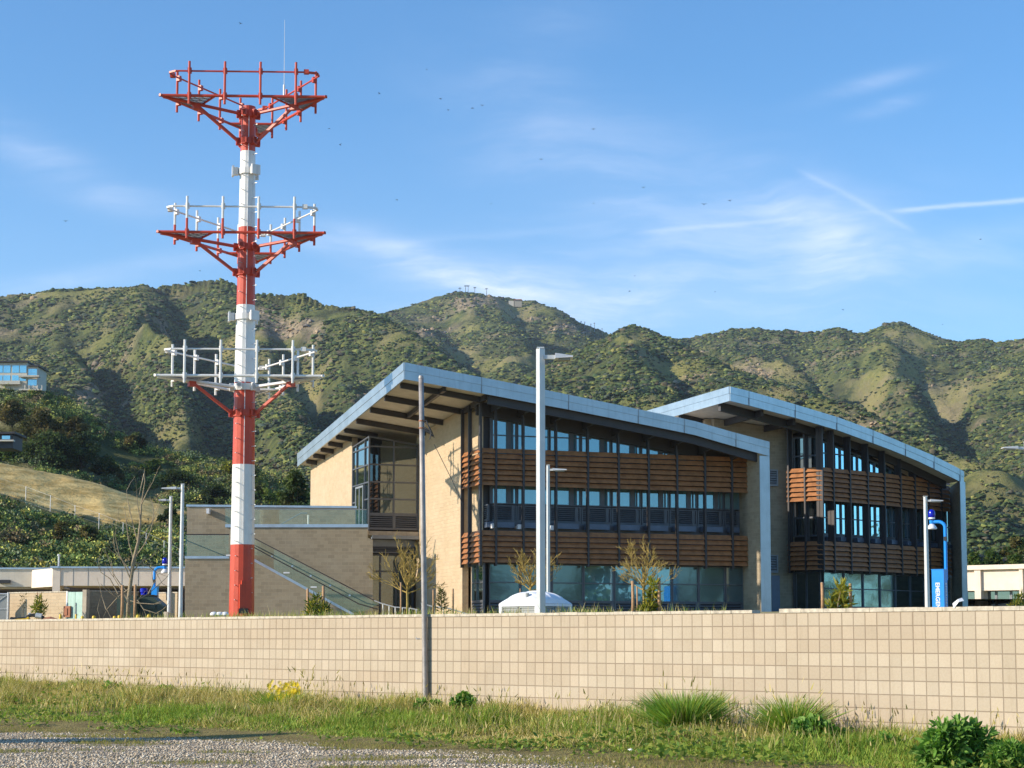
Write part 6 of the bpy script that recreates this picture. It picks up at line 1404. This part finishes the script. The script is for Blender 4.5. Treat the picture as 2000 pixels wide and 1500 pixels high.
# single weeds, shrubs and tufts
def tuft(label, px, qd, h_px, w_px, cols, n, name='grass_tuft', heads=0, cat='grass tuft', leafw=.016, fl=None, group='larger weeds along the wall'):
    s_ = wall_at(px, qd); b = Vector(bank_pt(np.array([s_]), np.array([qd]))[0]); sc = b.y / FPX; t_ = thing(name, label, cat, b, group=group)
    a = rng.random(n) * 6.283; rr = np.sqrt(rng.random(n)) * w_px * sc * .38; P0 = np.stack([np.cos(a) * rr, np.sin(a) * rr * .8, 0 * a], -1); d = np.stack([np.cos(a) * rr * 1.0 / (w_px * sc * .5) * .38 + rng.normal(0, .30, n), np.sin(a) * .4 + rng.normal(0, .34, n), np.ones(n)], -1)
    L_ = h_px * sc * (.25 + .8 * rng.random(n)); v, f, c3 = blades(P0 - np.array((0, 0, .03)), d, L_, leafw * (.6 + .8 * rng.random(n)), pick(cols, n), np.stack([np.cos(a), np.sin(a), -.7 + 0 * a], -1) * (L_ * .26)[:, None], 3)
    keep = []
    if heads:
        k = rng.choice(n, heads); top = P0[k] + d[k] / np.linalg.norm(d[k], axis=1, keepdims=True) * (L_[k] * 1.02)[:, None]
        vv, ff, cc = blades(top, d[k] + rng.normal(0, .3, (heads, 3)), .09 + .05 * rng.random(heads), .022 + 0 * top[:, 0], pick(STRAW, heads), np.zeros((heads, 3)), 2)
        sh_ = np_mesh('seed_stalks', vv, ff, M['blade'], cc, t_); sh_['kind'] = 'stuff'
    np_mesh('foliage', v, f, M['blade'], c3, t_)
    if fl:
        for j in range(fl):
            fb = MB(); p = Vector((random.uniform(-.42, .42) * w_px * sc, random.uniform(-.3, .3) * w_px * sc * .5, h_px * sc * random.uniform(.35, 1.0))); rr_ = random.uniform(.03, .055); tilt = random.uniform(.3, 1.2)
            for m_ in range(8):
                a0 = m_ * math.pi / 4; e1 = Vector((math.cos(a0), -math.sin(tilt) * 0 + .0, math.sin(a0))); e2_ = Vector((math.cos(a0 + .55), 0, math.sin(a0 + .55))); fb.poly([p, p + e1 * rr_ + V3(0, -.01, 0), p + e2_ * rr_ + V3(0, -.01, 0)])
            fb.build('flower', M['petal'], t_)
    return t_
tuft('tall bright green arching grass clump against the wall right of middle', 1338, 1.2, 118, 84, LG[:3] + GRASS[:2] + YELG[:1], 5200, heads=60, leafw=.011)
tuft('narrow tall green grass clump with seed heads by the wall', 1545, 1.1, 120, 44, LG[:2] + GRASS[:3] + YELG[:1], 2600, heads=60, leafw=.011)
tuft('grey dry seeded weed beside the bright green grass clump', 1400, .5, 70, 40, [(.22, .19, .15), (.28, .24, .18)], 260, heads=80, leafw=.007)
tuft('grey dry weed right of the narrow green clump', 1580, .45, 62, 44, [(.16, .15, .12), (.24, .20, .14)], 300, heads=60, leafw=.008)
tuft('yellow daisy clump flowering at the foot of the wall', 555, 2.0, 66, 84, GRASS, 900, 'flower_clump', cat='flowers', fl=64)
tuft('thin stalky weed rising above the yellow daisies', 600, 1.0, 78, 60, STRAW, 120, heads=70, leafw=.006)
tuft('dry brown-headed weed group against the left part of the wall', 250, 1.0, 52, 70, BROWNY + STRAW, 160, heads=60, leafw=.007)
tuft('dark reddish weed in the grass below the bright clump', 1322, 2.6, 34, 30, [(.10, .035, .03), (.14, .06, .04)], 240, leafw=.02)
def bush(label, px, qd, spots, cols, leaf, n, name='leafy_bush', asp=.30):
    s_ = wall_at(px, qd); b = Vector(bank_pt(np.array([s_]), np.array([qd]))[0]); t_ = thing(name, label, 'bush', b, group='larger weeds along the wall'); sc = b.y / FPX; sb = MB(); pos, dr = [], []; tot = sum(q_[2] ** 2 for q_ in spots)
    for x, y, r in spots:
        c = P(x, y, b.y + random.uniform(-.5, .5) * r * sc) - b; sb.tube([(random.uniform(-.1, .1), 0, -.05), c * .5 + V3(0, 0, .05), c], [.014, .010, .005], 5); k = int(n * r * r / tot)
        g_ = rng.normal(size=(k, 3)); g_ /= np.linalg.norm(g_, axis=1, keepdims=True); rad_ = rng.random((k, 1)) ** .45; pos.append(np.array(c) + g_ * rad_ * r * sc); dr.append(g_ + rng.normal(size=(k, 3)) * .45 + np.array((0, 0, .5)))
    sb.build('stem', M['bark'], t_); pos, dr = np.concatenate(pos), np.concatenate(dr); L_ = leaf * (.6 + .8 * rng.random(len(pos))); pos[:, 2] = np.maximum(pos[:, 2], .02)
    v, f, c3 = blades(pos, dr, L_, L_ * asp, pick(cols, len(pos)), np.stack([0 * L_, 0 * L_, -L_ * .25], -1), 3); np_mesh('foliage', v, f, M['leaf'], c3, t_); return t_
bush('large leafy green bush in the right foreground against the wall', 1858, 4.0, [(1872, 1420, 15), (1842, 1428, 18), (1900, 1428, 16), (1925, 1440, 12), (1822, 1450, 20), (1858, 1452, 32), (1900, 1452, 26), (1814, 1474, 18), (1850, 1478, 34), (1890, 1478, 30), (1835, 1490, 26), (1925, 1462, 18)], LG, .125, 2300)
bush('lower leafy weeds right of the large foreground bush', 1962, 3.8, [(1950, 1470, 18), (1975, 1462, 14), (1990, 1476, 18), (1965, 1486, 18), (1940, 1488, 14)], LG, .085, 1100)
bush('bright green mallow weed sprawling below the narrow grass clump', 1590, 1.8, [(1565, 1422, 16), (1590, 1415, 16), (1612, 1428, 18), (1635, 1440, 16), (1580, 1438, 18)], LG, .075, 1300, asp=.8)
bush('dense green weed mound left of the large bush', 1735, 2.4, [(1705, 1460, 15), (1730, 1450, 17), (1755, 1462, 16), (1740, 1472, 16), (1765, 1474, 12)], LG + GRASS[:1], .07, 1300)
bush('green thistle clump just right of the bare pipe pole', 902, .8, [(892, 1372, 11), (905, 1364, 12), (918, 1372, 11), (902, 1378, 14)], LG, .075, 700, asp=.5)
bush('green weed clump around the pipe pole foot', 838, .9, [(822, 1376, 12), (845, 1382, 13), (832, 1390, 14), (855, 1376, 8)], LG, .07, 700, asp=.5)
bush('small bright green weed low in the left verge', 34, 3.0, [(30, 1370, 9), (40, 1368, 8), (24, 1374, 7)], LG, .07, 300, asp=.5)
bush('dark green weed on the bank left of the daisies', 225, 1.0, [(212, 1340, 8), (232, 1344, 9), (222, 1352, 9)], GRASS + LG, .07, 400, asp=.5)
bush('green weed against the wall on the left bank', 325, .8, [(315, 1346, 8), (332, 1350, 10), (300, 1352, 8)], GRASS + LG, .07, 400, asp=.5)
# litter and stones
def pebble(label, px, py, r_px, m, cat='stone', name='rock', sq=.6):
    a, e = ray(px, py); Y_ = EYE / -e; sc = Y_ / FPX; o = Vector((a * Y_, Y_, 0)); t_ = thing(name, label, cat, o); V_, F_ = ICO2_V, ICO2_F; vv = V_ * (1 + .35 * (rng.random((len(V_), 1)) - .5)) * np.array((r_px, r_px * .8, r_px * sq)) * sc + np.array((0, 0, r_px * sq * .4 * sc)); np_mesh('block', vv, F_, M[m], None, t_); return t_
pebble('pale broken rock half buried near the right verge', 1457, 1486, 9, 'rock'); pebble('small grey stone left of the pale broken rock', 1415, 1475, 8, 'rock', sq=.4)
a, e = ray(1233, 1472); Y_ = EYE / -e; pp = thing('paper_scrap', 'crumpled white scrap of paper on the dirt', 'litter', (a * Y_, Y_, .01)); pm = MB(); pts = [Vector((-.05, -.02, 0)), Vector((.0, -.03, .03)), Vector((.06, -.01, .0)), Vector((.05, .03, .04)), Vector((-.01, .04, .01)), Vector((-.05, .03, .05)), Vector((0, 0, .06))]
for i in range(6): pm.poly([pts[i], pts[(i + 1) % 6], pts[6]])
pm.build('paper', M['letter'], pp)
sw = wall_at(1874); pw_ = WP + WD * sw; gu = thing('paper_scrap', 'white scrap caught on top of the wall cap near the blue phone', 'litter', (pw_.x, pw_.y, ZC + .06)); pm = MB()
for i in range(6): pm.poly([(p_ * 1.4).xzy.xzy + V3(0, .05, p_.x + .03) for p_ in (pts[i], pts[(i + 1) % 6], pts[6])])
pm.build('paper', M['letter'], gu)

# ------------------------------------------------------------------ things on the hills
def hill_house():
    Yh = on_hill(60, 768).y; Yh = max(Yh, 250); a = P(-150, 770, Yh); b = P(78, 770, Yh); zb_ = P(60, 764, Yh).z; s_ = Yh / FPX
    o = Vector((a.x, Yh, zb_)); t_ = thing('hill_house', 'flat-roofed glass house on top of the left hill', 'house', o); L_ = b.x - a.x; z = lambda py: P(60, py, Yh).z - zb_
    X = lambda px: P(px, 750, Yh).x - a.x
    part('wall', M['stucco2'], t_, lambda b_: b_.box(0, X(52), .02, 8, -4, z(708))); part('wall', M['stucco2'], t_, lambda b_: b_.box(X(52) + .01, X(72), .3, 7, -4, z(716)))
    part('roof', M['dark'], t_, lambda b_: (b_.box(-.3, X(55), -.6, 8.3, z(708) + .01, z(705)), b_.box(X(55) + .01, X(77), -.4, 7.2, z(716) + .01, z(713.5))))
    for x0, x1 in ((-40, 5), (6, 20), (23, 37), (38, 51)):
        for y0, y1 in ((714, 728), (733, 744)): part('window', M['pane_cyan'], t_, lambda b_: b_.box(X(x0) + .03, X(x1) - .03, -.04, .019, z(y1), z(y0)))
    for y0, y1 in ((720, 733), (741, 753)): part('window', M['pane_cyan'], t_, lambda b_: b_.box(X(54), X(71), .25, .299, z(y1), z(y0)))
    part('balcony', M['stucco2'], t_, lambda b_: (b_.box(X(40), X(80), -1.6, .019, z(738), z(735)), b_.box(X(0), X(42), -1.2, .018, z(752), z(745)), b_.box(X(42) + .02, X(88), -2, .017, z(765), z(762)))); part('balcony_rail', M['steelgrey'], t_, lambda b_: (b_.tube([(X(40), -1.55, z(731)), (X(80), -1.55, z(731))], .03, 5), b_.tube([(X(52), -1.9, z(755)), (X(88), -1.9, z(755))], .03, 5)))
    for px in (54, 62, 70, 78, 87): part('deck_post', M['stucco'], t_, lambda b_: b_.box(X(px) - .07, X(px) + .07, -1.95, -1.8, z(765) + .31, z(755)))
    part('foundation', M['slab'], t_, lambda b_: b_.box(X(20), X(86), -1, 6, -6, z(765)))
hill_house()
Yh = 262; o = P(-40, 862, Yh); t_ = thing('hill_house', 'small dark-roofed house half hidden by trees at the left edge', 'house', o); X = lambda px: P(px, 850, Yh).x - o.x; z = lambda py: P(0, py, Yh).z - o.z
part('wall', M['dark'], t_, lambda b_: b_.box(0, X(26), 0, 5, -1, z(849))); part('roof', M['dark'], t_, lambda b_: b_.hexa([(-.3, -.8, z(849)), (X(32), -.8, z(848)), (X(32), 5.5, z(848)), (-.3, 5.5, z(849)), (-.3, -.8, z(846)), (X(32), -.8, z(844)), (X(32), 5.5, z(844)), (-.3, 5.5, z(846))])); part('window', M['pane_cyan'], t_, lambda b_: b_.box(X(4), X(20), -.05, -.003, z(858), z(851))); part('balcony', M['stucco2'], t_, lambda b_: b_.box(0, X(30), -.9, -.06, z(863), z(860)))
# fence down the hillside
pts = [(x, y) for x, y in ((-10, 962), (50, 982), (98, 1000), (146, 1020), (193, 1036), (240, 1055), (285, 1075), (320, 1092), (350, 1108))]; fp = [on_hill(x, y) for x, y in pts]; o = fp[0]; t_ = thing('hillside_fence', 'chain link fence running down the golden hillside', 'fence', o)
for p in fp: part('post', M['galv'], t_, lambda b: b.tube([p - o - V3(0, 0, .3), p - o + V3(0, 0, 1.9)], .035, 6))
for hgt, r in ((1.85, .012), (.1, .007), (.75, .006), (1.3, .006)): part('wire', M['steelgrey'], t_, lambda b: b.tube([p - o + V3(0, 0, hgt) for p in fp], r, 4))
# far summit: villa, palms, masts
def summit(px, py, Y=2420): return P(px, py, Y)
o = summit(1012, 588); t_ = thing('summit_villa', 'terracotta-roofed villa on the central summit', 'house', o); part('wall', M['slab'], t_, lambda b: b.box(-5, 5, 0, 7, -8, 1.2)); part('roof', M['tile'], t_, lambda b: b.prism([(-6, -1, 1.21), (6, -1, 1.21), (4.5, -1, 2.5), (-4.5, -1, 2.5)], (0, 9, 0))); part('wing', M['stucco2'], t_, lambda b: b.box(-13, -6, 2, 7, -8, .8))
for k, (px, h_) in enumerate(((898, 9), (909, 13), (914, 13), (927, 10), (950, 8))):
    o = summit(px, 574); t_ = thing('palm_tree', ['leftmost short palm on the central summit ridge', 'second tall palm on the central summit ridge', 'third tall palm on the central summit ridge, middle of the row', 'fourth palm on the central summit ridge', 'rightmost lone palm on the central summit ridge'][k], 'palm', o, group='palms on the summit'); part('trunk', M['barkd'], t_, lambda b: b.tube([(0, 0, -4), (.3, 0, h_ * .8)], [.45, .3], 5))
    def fr_(b):
        for j in range(9):
            a = j * .7; c, s2 = math.cos(a), math.sin(a); b.poly([(.3, 0, h_ * .8), (.3 + 1.4 * c - .4 * s2, 1.4 * s2 + .4 * c, h_ * .8 + 1.3), (.3 + 3 * c, 3 * s2, h_ * .8 - .4), (.3 + 1.4 * c + .4 * s2, 1.4 * s2 - .4 * c, h_ * .8 + 1.0)])
    part('crown', M['dkgreen'], t_, fr_)
for k, (px, py, pt) in enumerate(((1135, 634, 627), (1142, 636, 628), (1154, 642, 632), (1161, 643, 630), (1176, 648, 641))):
    o = summit(px, py, 2440); hm = P(px, pt, 2440).z - o.z; t_ = thing('radio_mast', ['first radio mast from the summit on the right ridge shoulder', 'second radio mast on the right ridge shoulder', 'middle radio mast on the right ridge shoulder', 'tallest radio mast on the right ridge shoulder', 'last short radio mast low on the ridge shoulder'][k], 'mast', o, group='radio masts on the ridge'); part('pole', M['steelgrey'], t_, lambda b: b.tube([(0, 0, -4), (0, 0, hm)], .35, 5)); part('antenna', M['steelgrey'], t_, lambda b: (b.box(-1.1, 1.1, -.3, .3, hm * .82, hm * .92), b.box(-.8, .8, -.3, .3, hm * .5, hm * .56)))
# birds
BIRDS = [(470, 46, 9), (833, 136, 5), (741, 183, 8), (860, 193, 8), (923, 211, 8), (942, 206, 8), (876, 215, 7), (643, 251, 6), (664, 283, 8), (1159, 252, 9), (1057, 311, 8), (1257, 366, 8), (1375, 399, 11), (1425, 392, 9), (1159, 397, 5), (775, 390, 7), (959, 398, 5), (128, 432, 9), (390, 529, 6), (1240, 539, 5), (1230, 569, 7), (1646, 605, 7), (1915, 467, 7), (1841, 634, 4), (1397, 570, 5)]
def bird_label(i):
    return ['bird highest in the sky, left of the whip antenna', 'faint bird high above the hills near the middle of the sky', 'bird between the mast top and the small flock', 'leftmost upper bird of the small flock', 'bird in the small flock with wings raised, right of centre', 'rightmost bird of the small flock', 'gliding bird lowest in the small flock', 'small bird just right of the top antenna platform', 'bird right of the mast, lower of a near pair', 'gliding bird above the tall lamp post', 'bird high over the summit, wings folded up', 'bird over the right hills upper left of the long trail', 'largest banking bird near the long vapour trail', 'bird right of the largest banking bird', 'faint bird above the square lamp post level with the flock of trails', 'gliding bird right of the middle platform', 'tiny bird left of the faint one in mid sky', 'lone bird at the far left of the sky', 'flat gliding bird right of the mast shaft above the ridge at left', 'tiny bird low over the right ridge', 'bird just above the ridge near the tall lamp post', 'bird low above the pointed right peak', 'bird near the right edge under the bright trail', 'tiny bird right of the pointed peak', 'tiny bird low between ridge and trails'][i]
for i, (px, py, w_) in enumerate(BIRDS):
    Yb_ = 140; o = P(px, py, Yb_); S_ = w_ / FPX * Yb_; rnd = random.Random(i); t_ = thing('bird', bird_label(i), 'bird', o, rnd.uniform(-1.2, 1.2), 'swallows in the sky'); fl = rnd.uniform(-.3, .6); mb = MB()
    mb.tube([(0, -.32 * S_, 0), (0, -.2 * S_, .01), (0, .05 * S_, 0), (0, .3 * S_, -.01), (0, .42 * S_, -.01)], [.02 * S_, .06 * S_, .07 * S_, .03 * S_, .05 * S_], 6)
    for s2 in (-1, 1): mb.prism([(0, -.12 * S_, .02 * S_), (s2 * .3 * S_, -.16 * S_, fl * .3 * S_), (s2 * .55 * S_, .08 * S_, fl * .42 * S_), (s2 * .28 * S_, .04 * S_, fl * .28 * S_), (0, .1 * S_, .02 * S_)], (0, 0, .015 * S_))
    mb.build('body', M['bird'], t_)
# the pole beyond the left edge whose shadow lies across the gravel
sh_tip = P(612, 1437, 29.2); sh_tip.z = 0; Hs = 7.2; hd = Vector((sdir.x, sdir.y, 0)).normalized(); bp = sh_tip + hd * (Hs / math.tan(SUN_EL))
t_ = thing('timber_pole', 'thick timber pole beyond the left edge casting the long shadow', 'pole', bp); part('trunk', M['barkd'], t_, lambda b: b.lathe([(.55, -.3), (.5, Hs * .45), (.42, Hs * .58), (.56, Hs * .68), (.5, Hs * .8), (.36, Hs * .92), (.08, Hs)], n=12))
# trees off to the right and behind the camera, seen mirrored in the ground-floor glass
for k, (x, y, h, w) in enumerate(((62, 112, 8, 9), (68, 121, 9, 10), (72, 132, 8, 9), (60, 103, 7, 8), (52, 46, 7.5, 9), (44, 38, 7, 8), (62, 52, 8, 10), (36, 30, 6.5, 8))):
    crown_tree('reflected_tree', 'tree standing out of frame at the right, mirrored in the ground floor windows', V3(x, y, site_z(x, y) if y > 60 else 2.0), h, w, GREEN + OLIVE, 26, 1500, .6, 300 + k, .25, 'trees mirrored in the windows', .1)

# ------------------------------------------------------------------ thin coastal haze
hb = MB(); hb.box(-5060, 5060, -5060, 5060, -1.2, 640); hz = hb.build('haze', M['dark']); hz.data.materials.clear()
hm = bpy.data.materials.new('haze'); hm.use_nodes = True; hm.node_tree.nodes.clear(); pv = hm.node_tree.nodes.new('ShaderNodeVolumePrincipled'); pv.inputs['Density'].default_value = 6e-5; pv.inputs['Color'].default_value = (.80, .88, 1., 1); pv.inputs['Anisotropy'].default_value = .2
ho = hm.node_tree.nodes.new('ShaderNodeOutputMaterial'); hm.node_tree.links.new(pv.outputs[0], ho.inputs['Volume']); hz.data.materials.append(hm); tag(hz, 'thin bluish haze softening the far mountains', 'haze', kind='stuff')
